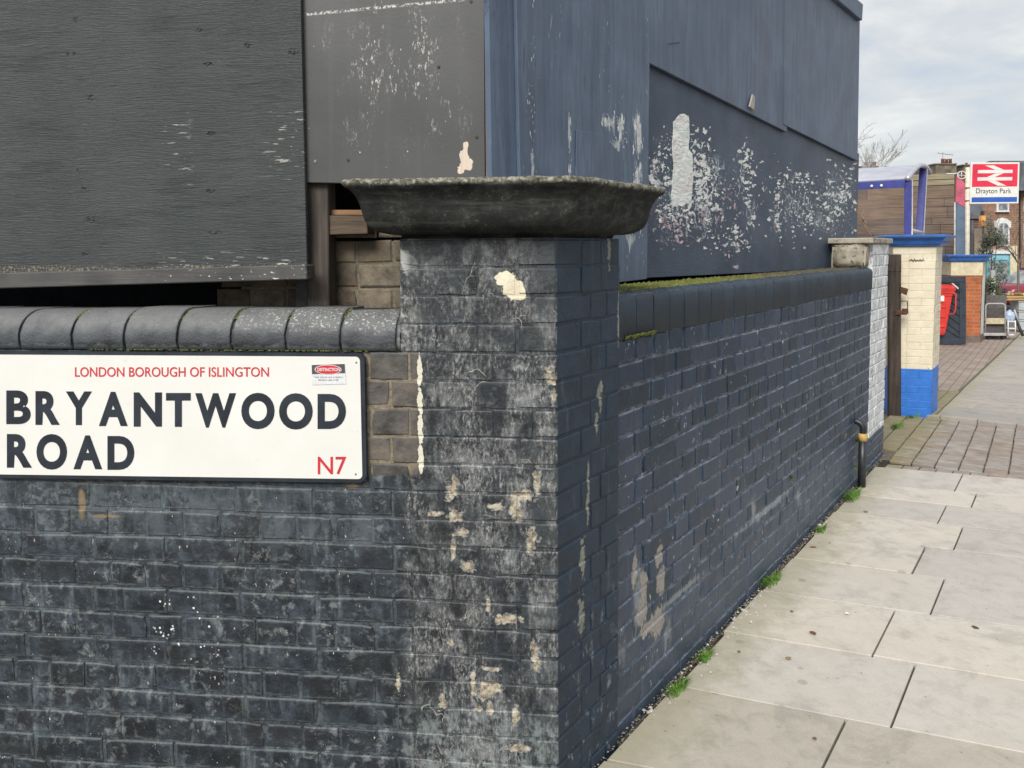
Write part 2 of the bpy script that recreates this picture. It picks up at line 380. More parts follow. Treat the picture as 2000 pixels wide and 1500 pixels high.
def paint_side(name, mortar=False, white=False):
    M = Mat(name, 0.42, 0.5)
    vec, u, z, w = M.frame(rD, C, mR)
    mid = M.noise(vec, 13.0, 5, 0.6); fine = M.noise(vec, 90.0, 5, 0.65); drip = M.noise(M.scale(vec, (30, 3, 5)), 1.0, 4, 0.6); rnd = M.rnd()
    c = M.ramp(mid, [(0.28, (0.0105, 0.0215, 0.043)), (0.72, (0.024, 0.044, 0.08))])
    if not mortar:
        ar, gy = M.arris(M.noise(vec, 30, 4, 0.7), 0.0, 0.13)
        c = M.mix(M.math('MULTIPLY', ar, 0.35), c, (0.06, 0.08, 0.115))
        lit_worn_lip = M.math('MULTIPLY', M.step(gy, 0.86, 0.95), M.step(M.noise(M.scale(vec, (1, 3, 1)), 22, 5, 0.7), 0.44, 0.6)); c = M.mix(M.math('MULTIPLY', lit_worn_lip, 0.6), c, (0.17, 0.2, 0.26))  # paler top edge: partly worn paint, partly the skylit ledge put into the colour
        c = M.hsv(c, M.math('ADD', 0.485, M.math('MULTIPLY', rnd, 0.022)), M.math('SUBTRACT', 1.3, M.math('MULTIPLY', rnd, 0.4)), M.math('ADD', 0.65, M.math('MULTIPLY', rnd, 0.75)))
    else:
        c = M.mix(M.math('MULTIPLY', M.step(M.noise(vec, 35, 5, 0.7), 0.42, 0.6), 0.6), c, (0.2, 0.23, 0.28))
    c = M.mix(M.math('MULTIPLY', M.step(drip, 0.54, 0.7), 0.3), c, (0.09, 0.11, 0.145))
    # chalky bloom and splash-back towards the pavement
    low = M.math('MULTIPLY', M.step(M.math('ADD', z, M.math('MULTIPLY', M.math('SUBTRACT', mid, 0.5), 0.5)), 0.42, 0.04), 0.42)
    c = M.mix(low, c, (0.1, 0.125, 0.165))
    nzp = M.math('MULTIPLY', M.math('SUBTRACT', M.noise(M.scale(vec, (1, 0.45, 1)), 40.0, 4, 0.65), 0.5), 2.6)
    bl = M.patches(vec, BLOOM, nzp)
    c = M.mix(M.math('MULTIPLY', M.step(bl, 1.1, 0.2), 0.6), c, (0.3, 0.33, 0.35))
    we = M.patches(vec, WEAR, nzp)
    c = M.mix(M.math('MULTIPLY', M.step(we, 1.0, 0.85), 0.85), c, M.ramp(fine, [(0.3, (0.22, 0.2, 0.18)), (0.7, (0.42, 0.38, 0.34))]))
    nick = M.math('MULTIPLY', M.step(M.noise(M.scale(vec, (1, 0.4, 1)), 60.0, 3, 0.7), 0.64, 0.68), M.step(M.noise(vec, 6, 2), 0.5, 0.6))
    c = M.mix(nick, c, (0.5, 0.52, 0.54))
    gr = M.math('MULTIPLY', M.step(M.noise(vec, 60, 4), 0.62, 0.72), M.step(M.noise(vec, 5, 2), 0.56, 0.66)); c = M.mix(M.math('MULTIPLY', gr, 0.5), c, (0.09, 0.12, 0.05))
    if white:
        wc = M.ramp(mid, [(0.3, (0.5, 0.52, 0.54)), (0.6, (0.76, 0.78, 0.79))])
        dirt = M.math('MULTIPLY', M.step(M.noise(M.scale(vec, (1, 0.4, 1)), 32.0, 5, 0.8), 0.5, 0.6), M.step(M.noise(vec, 5, 3), 0.38, 0.5))
        wc = M.mix(M.math('MULTIPLY', dirt, 0.75), wc, (0.16, 0.15, 0.14))
        zz = M.math('ADD', z, M.math('MULTIPLY', M.math('SUBTRACT', fine, 0.5), 0.06))
        c = M.mix(M.step(zz, RP(1712, 845)[1] - 0.006, RP(1712, 845)[1] + 0.006), c, wc)
    M.color(c); M.rough(M.math('ADD', 0.26, M.math('MULTIPLY', mid, 0.35)))
    M.bump(M.math('ADD', M.math('MULTIPLY', fine, 0.3), mid), 0.6, 0.004)
    return M.m
m_front = paint_front('painted brick, sign wall'); m_front_mortar = paint_front('painted joint, sign wall', True)
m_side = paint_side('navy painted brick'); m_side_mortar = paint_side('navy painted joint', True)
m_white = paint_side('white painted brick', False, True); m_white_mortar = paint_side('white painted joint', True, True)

def coping_mat(name, ex, navy):
    M = Mat(name, 0.5, 0.5)
    vec, u, z, w = M.frame(ex, C, nL if not navy else mR)
    mid = M.noise(vec, 14, 5, 0.6); fine = M.noise(vec, 130, 4, 0.7); rnd = M.rnd()
    if navy: c = M.ramp(mid, [(0.3, (0.013, 0.025, 0.042)), (0.7, (0.033, 0.054, 0.081))])
    else: c = M.ramp(mid, [(0.3, (0.03, 0.034, 0.04)), (0.7, (0.085, 0.094, 0.107))])
    c = M.hsv(c, 0.5, 1.0, M.math('ADD', 0.8, M.math('MULTIPLY', rnd, 0.4)))
    if not navy:
        top = M.step(M.math('ADD', z, M.math('MULTIPLY', M.math('SUBTRACT', mid, 0.5), 0.05)), 1.275, 1.315)
        c = M.mix(M.math('MULTIPLY', top, M.math('ADD', 0.35, M.math('MULTIPLY', M.noise(vec, 28, 5, 0.75), 0.5))), c, (0.2, 0.2, 0.195))
        sp = M.math('MULTIPLY', M.math('MULTIPLY', M.step(fine, 0.55, 0.64), top), M.math('ADD', 0.1, M.step(M.math('ADD', u, M.math('MULTIPLY', M.noise(vec, 9), 0.5)), -0.75, -0.4)))
        c = M.mix(M.math('MULTIPLY', sp, 0.8), c, (0.55, 0.55, 0.52))
        lw = M.math('MULTIPLY', M.step(M.math('ADD', z, M.math('MULTIPLY', M.math('SUBTRACT', M.noise(vec, 40), 0.5), 0.03)), 1.256, 1.246), 0.5); c = M.mix(lw, c, (0.24, 0.26, 0.26))
    else:
        ws = M.math('MULTIPLY', M.step(fine, 0.62, 0.72), 0.25); c = M.mix(ws, c, (0.2, 0.23, 0.27))
        gm = M.math('MULTIPLY', M.step(M.math('ADD', w, M.math('MULTIPLY', M.math('SUBTRACT', mid, 0.5), 0.08)), -0.05, -0.09), 0.85)
        c = M.mix(gm, c, M.ramp(fine, [(0.3, (0.07, 0.065, 0.045)), (0.7, (0.2, 0.18, 0.11))]))
    M.color(c); M.rough(M.math('ADD', 0.42, M.math('MULTIPLY', mid, 0.35))); M.bump(M.math('ADD', fine, M.math('MULTIPLY', mid, 1.5)), 0.6, 0.005)
    return M.m
m_cop_l = coping_mat('half round coping paint', uL, False); m_cop_r = coping_mat('bullnose coping paint', rD, True)

def cap_mat():
    M = Mat('weathered cast stone', 0.75, 0.3)
    vec, u, z, w = M.frame(uL, C, nL)
    p = M.pos(); mid = M.noise(p, 16, 5, 0.65); fine = M.noise(p, 95, 6, 0.8); strk = M.noise(M.scale(vec, (5, 60, 20)), 1.0, 4)
    c = M.ramp(mid, [(0.3, (0.012, 0.0135, 0.0135)), (0.52, (0.026, 0.028, 0.027)), (0.72, (0.07, 0.071, 0.062))])
    c = M.mix(M.math('MULTIPLY', M.step(strk, 0.5, 0.7), 0.5), c, (0.1, 0.098, 0.085))
    sc = M.math('MULTIPLY', M.step(fine, 0.54, 0.62), M.step(mid, 0.4, 0.58)); c = M.mix(M.math('MULTIPLY', sc, 0.35), c, (0.25, 0.24, 0.2))
    gm = M.math('MULTIPLY', M.step(M.noise(p, 55, 4), 0.56, 0.66), M.step(M.noise(p, 9, 2), 0.48, 0.6)); c = M.mix(M.math('MULTIPLY', gm, 0.3), c, (0.075, 0.072, 0.035))
    lip = M.step(M.math('ADD', z, M.math('MULTIPLY', M.math('SUBTRACT', fine, 0.5), 0.022)), 1.663, 1.673)
    lc = M.ramp(M.noise(p, 70, 6, 0.8), [(0.38, (0.03, 0.03, 0.023)), (0.5, (0.14, 0.133, 0.1)), (0.62, (0.42, 0.4, 0.33))])
    c = M.mix(lip, c, lc)
    M.color(c); M.bump(M.math('ADD', M.math('MULTIPLY', fine, 0.8), mid), 0.8, 0.006)
    return M.m
m_cap = cap_mat()

def stock_mat(name, mortar=False, tone=1.0):
    M = Mat(name, 0.85, 0.2); p = M.pos(); mid = M.noise(p, 15, 5, 0.65); fine = M.noise(p, 110, 4, 0.7)
    if mortar: c = M.ramp(fine, [(0.3, (0.12, 0.1, 0.075)), (0.7, (0.26, 0.23, 0.17))])
    else:
        c = M.ramp(mid, [(0.3, (0.075, 0.062, 0.05)), (0.5, (0.17, 0.145, 0.11)), (0.7, (0.25, 0.2, 0.14))])
        c = M.mix(M.math('MULTIPLY', M.step(M.noise(p, 6, 2), 0.5, 0.65), 0.5), c, (0.2, 0.11, 0.07))
        c = M.hsv(c, 0.5, 1.0, M.math('ADD', 0.7, M.math('MULTIPLY', M.rnd(), 0.6)))
    M.color(c); M.bump(M.math('ADD', fine, mid), 0.6, 0.005); return M.m
m_stock = stock_mat('yellow stock brick'); m_stock_mortar = stock_mat('stock mortar', True)

def board_mat(name, ex, out, o, kind):
    """painted plywood; kind: 'grain' rough horizontal grain, 'flat' scuffed smooth, 'vert' vertical grain, 'poster' paste residue"""
    M = Mat(name, 0.5, 0.5)
    vec, u, z, w = M.frame(ex, C + out * 0, out)
    mid = M.noise(vec, 5, 4); fine = M.noise(vec, 120, 4, 0.7)
    dv = M.n('ShaderNodeVectorMath', operation='ADD'); M.set(dv.inputs[0], vec)
    nn = M.n('ShaderNodeTexNoise'); M.set(nn.inputs['Vector'], vec); nn.inputs['Scale'].default_value = 3.2; nn.inputs['Detail'].default_value = 2
    M.set(dv.inputs[1], M.scale(nn.outputs['Color'], (0.0, 0.04, 0.0) if kind != 'vert' else (0.05, 0, 0)))
    if kind in ('grain', 'poster'):
        g1 = M.noise(M.scale(dv.outputs[0], (20, 270, 1)), 1.0, 5, 0.7); g2 = M.noise(M.scale(dv.outputs[0], (4, 38, 1)), 1.0, 5, 0.65)
    else:
        g1 = M.noise(M.scale(dv.outputs[0], (210, 7, 1)), 1.0, 4, 0.6); g2 = M.noise(M.scale(dv.outputs[0], (34, 1.5, 1)), 1.0, 3, 0.55)
    if kind == 'grain':
        c = M.ramp(mid, [(0.35, (0.043, 0.05, 0.052)), (0.65, (0.057, 0.06, 0.063))])
        c = M.mix(M.math('MULTIPLY', M.step(M.math('ADD', M.math('MULTIPLY', g1, 0.75), M.math('MULTIPLY', g2, 0.25)), 0.44, 0.33), 0.75), c, (0.018, 0.02, 0.021))
        c = M.mix(M.math('MULTIPLY', M.step(g1, 0.54, 0.7), 0.4), c, (0.12, 0.122, 0.122))
        kn = []
        for (kx, ky) in ((388, 60), (408, 126), (139, 107), (178, 192), (412, 374), (165, 498), (420, 455), (484, 89), (573, 103), (165, 368), (150, 40), (412, 262), (178, 430)):
            a = LP(kx, ky, -0.2); kn.append((a[0], a[1], random.uniform(0.006, 0.014), random.uniform(0.004, 0.008)))
        k = M.patches(vec, kn, M.math('MULTIPLY', M.math('SUBTRACT', fine, 0.5), 1.0))
        ring = M.math('MULTIPLY', M.math('MULTIPLY', M.step(k, 1.9, 0.7), M.step(k, -0.3, 0.5)), M.step(M.noise(vec, 70, 3), 0.4, 0.6)); c = M.mix(M.math('MULTIPLY', ring, 0.6), c, (0.015, 0.015, 0.016))
        a0 = LP(585, 280, -0.2)[0]; zb = LP(400, 522, -0.2)[1]
        fl = M.step(M.noise(M.scale(vec, (18, 130, 1)), 1.0, 3, 0.6), 0.61, 0.645)
        e1 = M.math('MULTIPLY', M.step(u, a0 - 0.16, a0), M.box(u, z, a0 - 0.3, a0 + 0.1, LP(300, 345, -0.2)[1], LP(300, 235, -0.2)[1], 0.05))
        e2 = M.math('MULTIPLY', M.step(z, zb + 0.07, zb - 0.01), M.step(u, LP(150, 500, -0.2)[0], LP(450, 500, -0.2)[0]))
        e3 = M.box(u, z, *reg(lambda x, y: LP(x, y, -0.2), 325, 372, 215, 360), 0.02)
        c = M.mix(M.math('MULTIPLY', fl, M.math('MAXIMUM', M.math('MAXIMUM', e1, e2), M.math('MULTIPLY', e3, 0.6))), c, (0.55, 0.53, 0.47))
        c = M.mix(M.math('MULTIPLY', M.step(M.math('ADD', z, M.math('MULTIPLY', mid, 0.03)), zb + 0.024, zb + 0.012), M.step(fine, 0.5, 0.6)), c, (0.33, 0.25, 0.15))
        c = M.mix(M.math('MULTIPLY', M.math('MULTIPLY', M.step(g2, 0.5, 0.36), M.step(M.noise(vec, 4, 3), 0.46, 0.62)), 0.6), c, (0.022, 0.024, 0.026))
        h = M.math('ADD', M.math('MULTIPLY', g1, 1.0), M.math('ADD', M.math('MULTIPLY', g2, 0.5), M.math('MULTIPLY', ring, -1.0)))
        M.bump(h, 0.8, 0.006); M.rough(M.math('ADD', 0.42, M.math('MULTIPLY', g1, 0.3)))
    elif kind == 'flat':
        c = M.ramp(mid, [(0.35, (0.055, 0.056, 0.058)), (0.65, (0.07, 0.0705, 0.072))])
        lf = lambda x, y: LP(x, y, -0.215)
        msk = M.box(u, z, *reg(lf, 670, 895, 25, 270), 0.05, M.math('MULTIPLY', M.math('SUBTRACT', mid, 0.5), 0.25))
        sp = M.math('MULTIPLY', M.step(M.noise(M.scale(vec, (1, 0.3, 1)), 130, 4, 0.8), 0.55, 0.64), M.math('MULTIPLY', msk, M.step(M.noise(M.scale(vec, (1, 0.4, 1)), 14, 3), 0.46, 0.6)))
        c = M.mix(M.math('MULTIPLY', sp, 0.85), c, (0.6, 0.59, 0.56))
        few = M.step(M.noise(M.scale(vec, (1, 0.5, 1)), 90, 2, 0.6), 0.74, 0.77); c = M.mix(few, c, (0.6, 0.59, 0.56))
        ln = lf(760, 12); b = M.math('MULTIPLY', M.step(M.math('ABSOLUTE', M.math('SUBTRACT', M.math('SUBTRACT', z, ln[1]), M.math('MULTIPLY', M.math('SUBTRACT', u, ln[0]), 0.05))), 0.006, 0.001), M.step(fine, 0.46, 0.56))
        c = M.mix(M.math('MULTIPLY', b, M.step(u, lf(905, 12)[0] + 0.01, lf(905, 12)[0] - 0.01)), c, (0.58, 0.57, 0.54))
        pl = M.patches(vec, ell(lf, [(908, 290, 5, 12, 0), (912, 318, 12, 14), (900, 330, 8, 10), (905, 303, 8, 9)]), M.math('MULTIPLY', M.math('SUBTRACT', M.noise(vec, 45, 4), 0.5), 2.2))
        c = M.mix(M.step(pl, 1.0, 0.9), c, (0.66, 0.55, 0.44))
        dr = M.math('MULTIPLY', M.step(g2, 0.5, 0.7), 0.2); c = M.mix(dr, c, (0.1, 0.1, 0.1))
        M.bump(M.math('ADD', fine, M.math('MULTIPLY', mid, 2)), 0.15, 0.002); M.rough(0.45)
    elif kind == 'vert':
        c = M.ramp(M.math('ADD', M.math('MULTIPLY', g2, 0.6), M.math('MULTIPLY', mid, 0.4)), [(0.34, (0.055, 0.082, 0.132)), (0.64, (0.107, 0.146, 0.215))])
        c = M.mix(M.math('MULTIPLY', M.step(g1, 0.42, 0.3), 0.6), c, (0.02, 0.027, 0.04))
        c = M.mix(M.math('MULTIPLY', M.step(M.math('MULTIPLY', M.step(g1, 0.4, 0.72), M.step(mid, 0.4, 0.7)), 0.2, 0.7), 0.35), c, (0.17, 0.22, 0.31))
        mo = M.noise(M.scale(vec, (1.6, 0.9, 1)), 3.0, 4, 0.6); c = M.mix(M.math('MULTIPLY', M.step(mo, 0.5, 0.68), 0.45), c, (0.075, 0.085, 0.12))
        c = M.mix(M.math('MULTIPLY', M.math('MULTIPLY', M.step(g1, 0.44, 0.34), M.step(g2, 0.5, 0.62)), 0.8), c, (0.02, 0.028, 0.045))
        M.bump(M.math('ADD', g1, M.math('MULTIPLY', g2, 0.8)), 0.6, 0.004); M.rough(M.math('ADD', 0.36, M.math('MULTIPLY', g1, 0.3)))
    else:
        c = M.ramp(mid, [(0.35, (0.032, 0.048, 0.081)), (0.65, (0.055, 0.08, 0.125))])
        c = M.mix(M.math('MULTIPLY', M.step(g1, 0.45, 0.3), 0.55), c, (0.016, 0.022, 0.034))
        M.bump(M.math('ADD', g1, M.math('MULTIPLY', g2, 0.5)), 0.5, 0.004); M.rough(M.math('ADD', 0.36, M.math('MULTIPLY', g1, 0.3)))
    M._c = c; M._uz = (vec, u, z, mid, fine)
    M.color(c); return M

# ------------------------------------------------------------------ ground and pavement
def ground_mat():
    M = Mat('dirty bedding', 0.95, 0.1); p = M.pos()
    c = M.ramp(M.noise(p, 30, 6, 0.7), [(0.3, (0.08, 0.07, 0.055)), (0.7, (0.2, 0.175, 0.14))]); M.color(c); M.bump(M.noise(p, 150, 4), 0.6, 0.006); return M.m
m_ground = ground_mat()
bm = bmesh.new()
lat = [-400, -0.3, 2.9, 400]
tt = [-60, T9, 22, 900]
gv = [[bm.verts.new(C + rD * t + mR * l + UZ * ((0 if t <= T9 else -GS * (min(t, 22) - T9)) - 0.03)) for l in lat] for t in tt]
for i in range(3):
    for j in range(3): bm.faces.new((gv[i][j], gv[i][j + 1], gv[i + 1][j + 1], gv[i + 1][j]))
tag(put('ground', bm_mesh('ground', bm, m_ground)), kind='structure')

def flag_mat(name, base, warm):
    M = Mat(name, 0.8, 0.25); p = M.pos()
    big = M.noise(p, 2.2, 4, 0.6); mid = M.noise(p, 11, 6, 0.7, 0.3); fine = M.noise(p, 160, 4, 0.75); rnd = M.rnd()
    lo = tuple(b * 0.82 for b in base); hi = tuple(min(0.9, b * 1.08) for b in base)
    c = M.ramp(mid, [(0.3, lo), (0.5, base), (0.72, hi)])
    c = M.mix(M.math('MULTIPLY', M.step(big, 0.42, 0.62), 0.55), c, warm)
    c = M.hsv(c, M.math('ADD', 0.492, M.math('MULTIPLY', rnd, 0.016)), M.math('ADD', 0.8, M.math('MULTIPLY', rnd, 0.4)), M.math('ADD', 0.86, M.math('MULTIPLY', rnd, 0.22)))
    c = M.mix(M.math('MULTIPLY', M.step(fine, 0.55, 0.68), 0.35), c, tuple(b * 0.6 for b in base)); c = M.mix(M.math('MULTIPLY', M.step(M.noise(p, 240, 2), 0.6, 0.7), 0.3), c, (0.7, 0.68, 0.64)); c = M.mix(M.math('MULTIPLY', M.step(M.noise(p, 38, 6, 0.8), 0.58, 0.7), 0.22), c, tuple(b * 0.5 for b in base))
    # grime and algae near the wall, gum and grit
    st = M.math('MULTIPLY', M.step(M.noise(p, 3.4, 6, 0.75, 0.5), 0.5, 0.66), 0.5); c = M.mix(st, c, tuple(b * 0.62 for b in base))
    _, s_, zz, w = M.frame(rD, C, mR)
    al = M.math('MULTIPLY', M.step(M.math('ADD', w, M.math('MULTIPLY', M.math('SUBTRACT', mid, 0.5), 0.35)), 0.28, 0.04), 0.55)
    c = M.mix(al, c, (0.29, 0.27, 0.17))
    gum = M.math('MULTIPLY', M.step(M.voro(p, 5.0), 0.1, 0.07), M.step(M.noise(p, 2.3, 1), 0.46, 0.5)); c = M.mix(M.math('MULTIPLY', gum, 0.4), c, (0.2, 0.185, 0.17))
    dk = M.math('MULTIPLY', M.step(M.voro(p, 17.0), 0.1, 0.06), M.step(M.noise(p, 5.3, 1), 0.46, 0.52)); c = M.mix(M.math('MULTIPLY', dk, 0.4), c, (0.12, 0.105, 0.09))
    M.color(c); M.bump(M.math('ADD', M.math('MULTIPLY', fine, 0.5), M.math('MULTIPLY', mid, 1.2)), 0.45, 0.004); return M.m
m_flag = flag_mat('buff paving flag', (0.52, 0.48, 0.435), (0.515, 0.468, 0.412))
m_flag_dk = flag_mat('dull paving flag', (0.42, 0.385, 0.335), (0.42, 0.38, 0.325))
m_flag_far = flag_mat('grey paving flag', (0.36, 0.328, 0.298), (0.37, 0.33, 0.295))
m_joint = plain('dark joint dirt', (0.05, 0.045, 0.036), 0.95, 0.1, 0.3, 40, 0.4)
pave = put('pavement', mesh('pavement', [RW(-2, -0.02, 0.0), RW(-2, -0.02, 2.6), RW(T9, -0.02, 2.6), RW(T9, -0.02, 0.0)], [(0, 1, 2, 3)], m_joint))
tag(pave, kind='structure')
def slab(parent, pts, mat, th=0.05, gap=0.0036, bev=0.002, name='flagstone', up=0.0):
    ce = sum(pts, Vector((0, 0, 0))) / len(pts)
    q = []
    n = len(pts)
    for i, p in enumerate(pts):
        a = (pts[i - 1] - p).normalized(); b = (pts[(i + 1) % n] - p).normalized()
        q.append(p + (a + b) * gap)
    bm = bmesh.new()
    tz = random.uniform(-0.003, 0.003) + up
    a = [bm.verts.new(p - ce + UZ * (tz - th)) for p in q]; b = [bm.verts.new(p - ce + UZ * tz) for p in q]
    bm.faces.new(a[::-1]); top = bm.faces.new(b)
    for i in range(n): bm.faces.new((a[i], a[(i + 1) % n], b[(i + 1) % n], b[i]))
    bmesh.ops.bevel(bm, geom=list(top.edges), offset=bev, segments=1, affect='EDGES')
    return put(name, bm_mesh(name, bm, mat), parent, Matrix.Translation(ce))
# cross joints measured at the wall and at the right edge of the photograph
XL = [((1060, 1640), (2000, 1780)), ((1200, 1487), (2000, 1640)), ((1343, 1342), (2000, 1470)), ((1425, 1234), (2000, 1331)), ((1503, 1156), (2000, 1227)), ((1555, 1091), (2000, 1149)), ((1603, 1043), (2000, 1088)),
      ((1642, 1000), (2000, 1041)), ((1677, 967), (2000, 1002)), ((1698, 948), (2000, 969)), ((1727, 913), (2000, 936))]
SJ = [(1500, 1660), (1630, 1450), (1764, 1357), (1726, 1236), (1831, 1165), (1795, 1092), (1872, 1049), (1840, 1004), (1902, 977), (1872, 943)]
def cross(k, m):
    """point of cross joint k at distance m from the wall"""
    a = GP(*XL[k][0]); b = GP(*XL[k][1]); ma = (a - C).dot(mR); mb = (b - C).dot(mR)
    p = a + (b - a) * ((m - ma) / (mb - ma)); p.z = 0; return p
for k in range(len(XL) - 1):
    mj = (GP(*SJ[k]) - C).dot(mR)
    cuts = [0.008 + 0.006 * (k % 3), mj, mj + 0.62, mj + 1.24, mj + 1.86]
    for i in range(4):
        dark = (k <= 1) or (k == 0)
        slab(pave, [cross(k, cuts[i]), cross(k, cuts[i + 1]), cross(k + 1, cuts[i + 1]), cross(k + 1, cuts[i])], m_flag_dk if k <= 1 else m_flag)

# block paving of the vehicle crossing, falling away down the street
def block_mat():
    M = Mat('block paver', 0.85, 0.2); p = M.pos(); mid = M.noise(p, 9, 5, 0.65); fine = M.noise(p, 120, 4, 0.7); rnd = M.rnd()
    c = M.mix(rnd, (0.27, 0.22, 0.19), (0.29, 0.27, 0.25)); c = M.mix(1.0, c, M.ramp(mid, [(0.3, (0.75, 0.75, 0.75)), (0.7, (1.25, 1.22, 1.18))]), 'MULTIPLY')
    _, s_, z, w = M.frame(rD, C, mR)
    al = M.math('MULTIPLY', M.step(M.math('ADD', w, M.math('MULTIPLY', M.math('SUBTRACT', mid, 0.5), 0.5)), 0.3, 0.05), 0.6); c = M.mix(al, c, (0.2, 0.18, 0.075))
    M.color(c); M.bump(M.math('ADD', fine, mid), 0.5, 0.004); return M.m
m_block = block_mat()
cross_pave = put('block_paving', mesh('block_paving', [RW(T9, -0.022, -0.6), RW(T9, -0.022, 3), RW(8.2, -0.022 - GS * (8.2 - T9), 3), RW(8.2, -0.022 - GS * (8.2 - T9), -0.6)], [(0, 1, 2, 3)], m_ground))
tag(cross_pave, kind='structure')
bd = Vector((0.571, 0.821, 0)); bd.normalize(); bs = Vector((bd.y, -bd.x, 0))
B0 = GP(1727, 912)
def on_ground(p):
    q = Vector((p.x, p.y, 0)); q.z = gz(q); return q
bms = {}
for v in range(3):
    bm = bmesh.new(); bbox(bm, (-0.068, -0.098, -0.05), (0.068, 0.098, 0.0))
    bmesh.ops.bevel(bm, geom=bm.edges[:], offset=0.006, segments=1, affect='EDGES')
    for vv in bm.verts: vv.co += Vector((random.uniform(-1, 1), random.uniform(-1, 1), 0)) * 0.002
    bms[v] = bm_mesh('paver', bm, m_block)
T_END = (GP(1860, 817) - C).dot(rD)
x1 = (GP(1727, 912) - C); x2 = (GP(2000, 936) - C)
for i in range(-2, 14):
    for j in range(-3, 14):
        p = B0 + bs * (0.07 + i * 0.142) + bd * (0.1 + j * 0.203)
        q = p - C; t = q.dot(rD); m = q.dot(mR)
        tmin = x1.dot(rD) + (m - x1.dot(mR)) * (x2.dot(rD) - x1.dot(rD)) / (x2.dot(mR) - x1.dot(mR)) + 0.11
        if t < tmin or t > T_END - 0.08 or m > 1.8: continue
        if t < T9 + 0.3 and m < 0.05: continue
        p = on_ground(p)
        Mx = basis(p + UZ * random.uniform(-0.002, 0.002), bs, (bd - UZ * GS).normalized(), GN)
        put('paver', bms[(i * 3 + j) % 3], cross_pave, Mx)
# border course along the flags
for i in range(12):
    a = GP(1727, 912) + (GP(2000, 936) - GP(1727, 912)) * (i / 8.0); b = GP(1727, 912) + (GP(2000, 936) - GP(1727, 912)) * ((i + 1) / 8.0)
    a.z = 0.0; b.z = 0.0
    slab(cross_pave, [a + rD * 0.012, b + rD * 0.012, b + rD * 0.1, a + rD * 0.1], m_block, 0.05, 0.003, 0.004, 'paver', -0.003)
# beyond: kerb strip, larger flags and the forecourt
def far_pave_mat():
    M = Mat('forecourt blocks', 0.85, 0.2)
    v1, a, _, _2 = M.frame(bs, B0); v2, b, _, _3 = M.frame(bd, B0)
    cb = M.n('ShaderNodeCombineXYZ'); M.set(cb.inputs[0], b); M.set(cb.inputs[1], a)
    br = M.n('ShaderNodeTexBrick'); M.set(br.inputs['Vector'], cb.outputs[0]); br.inputs['Scale'].default_value = 1.0
    br.inputs['Brick Width'].default_value = 0.21; br.inputs['Row Height'].default_value = 0.105; br.inputs['Mortar Size'].default_value = 0.006
    br.inputs['Color1'].default_value = (0.27, 0.22, 0.19, 1); br.inputs['Color2'].default_value = (0.3, 0.255, 0.225, 1); br.inputs['Mortar'].default_value = (0.16, 0.13, 0.11, 1)
    c = M.mix(1.0, br.outputs['Color'], M.ramp(M.noise(M.pos(), 2.5, 5, 0.6), [(0.3, (0.8, 0.8, 0.8)), (0.7, (1.25, 1.2, 1.15))]), 'MULTIPLY')
    M.color(c); M.bump(br.outputs['Fac'], -0.3, 0.004); return M.m
m_fore = far_pave_mat()
def gsheet(t0, t1, m0, m1, dz):
    out = []
    for t, m in ((t0, m0), (t0, m1), (t1, m1), (t1, m0)):
        p = RW(t, 0, m); p.z = gz(p) + dz; out.append(p)
    return out
fc = put('forecourt', mesh('forecourt', gsheet(T_END + 0.1, 22, -9, 1.2, -0.012), [(0, 1, 2, 3)], m_fore)); tag(fc, kind='structure')
fp = put('far_pavement', mesh('far_pavement', gsheet(T_END + 0.1, 22, 0.02, 3.0, -0.012), [(0, 1, 2, 3)], m_ground)); tag(fp, kind='structure')
fp.location.z += 0.004
for i in range(10):                     # kerb-like sett strip across
    a = RW(T_END, 0, -0.2 + i * 0.3); b = RW(T_END, 0, 0.1 + i * 0.3)
    q = [on_ground(v) for v in (a, b, b + rD * 0.09, a + rD * 0.09)]
    slab(fp, q, m_flag_far, 0.05, 0.003, 0.004, 'kerb_stone', 0.006)
bL = (GP(1866, 775) - C).dot(mR)
t = T_END + 0.1; row = 0
while t < 21:
    ln = 0.62 if row < 2 else 0.9
    m0 = bL + (0.0 if row < 40 else 0)
    offs = [m0, m0 + (0.75 if row % 2 else 1.15), m0 + 1.75, m0 + 2.6]
    for i in range(3):
        q = [on_ground(RW(tt_, 0, mm)) for tt_, mm in ((t, offs[i]), (t, offs[i + 1]), (t + ln, offs[i + 1]), (t + ln, offs[i]))]
        slab(fp, q, m_flag_far, 0.04, 0.004, 0.004, 'flagstone', 0.002)
    t += ln; row += 1
# blocks of the forecourt near enough to be told apart
for i in range(8):
    for j in range(9):
        p = RW(T_END + 0.22 + j * 0.21, 0, bL - 0.06 - i * 0.105 - 0.0)
        put('paver', bms[(i + j) % 3], fc, basis(on_ground(p) + UZ * 0.004, mR * 0.73, (rD - UZ * GS).normalized(), GN))

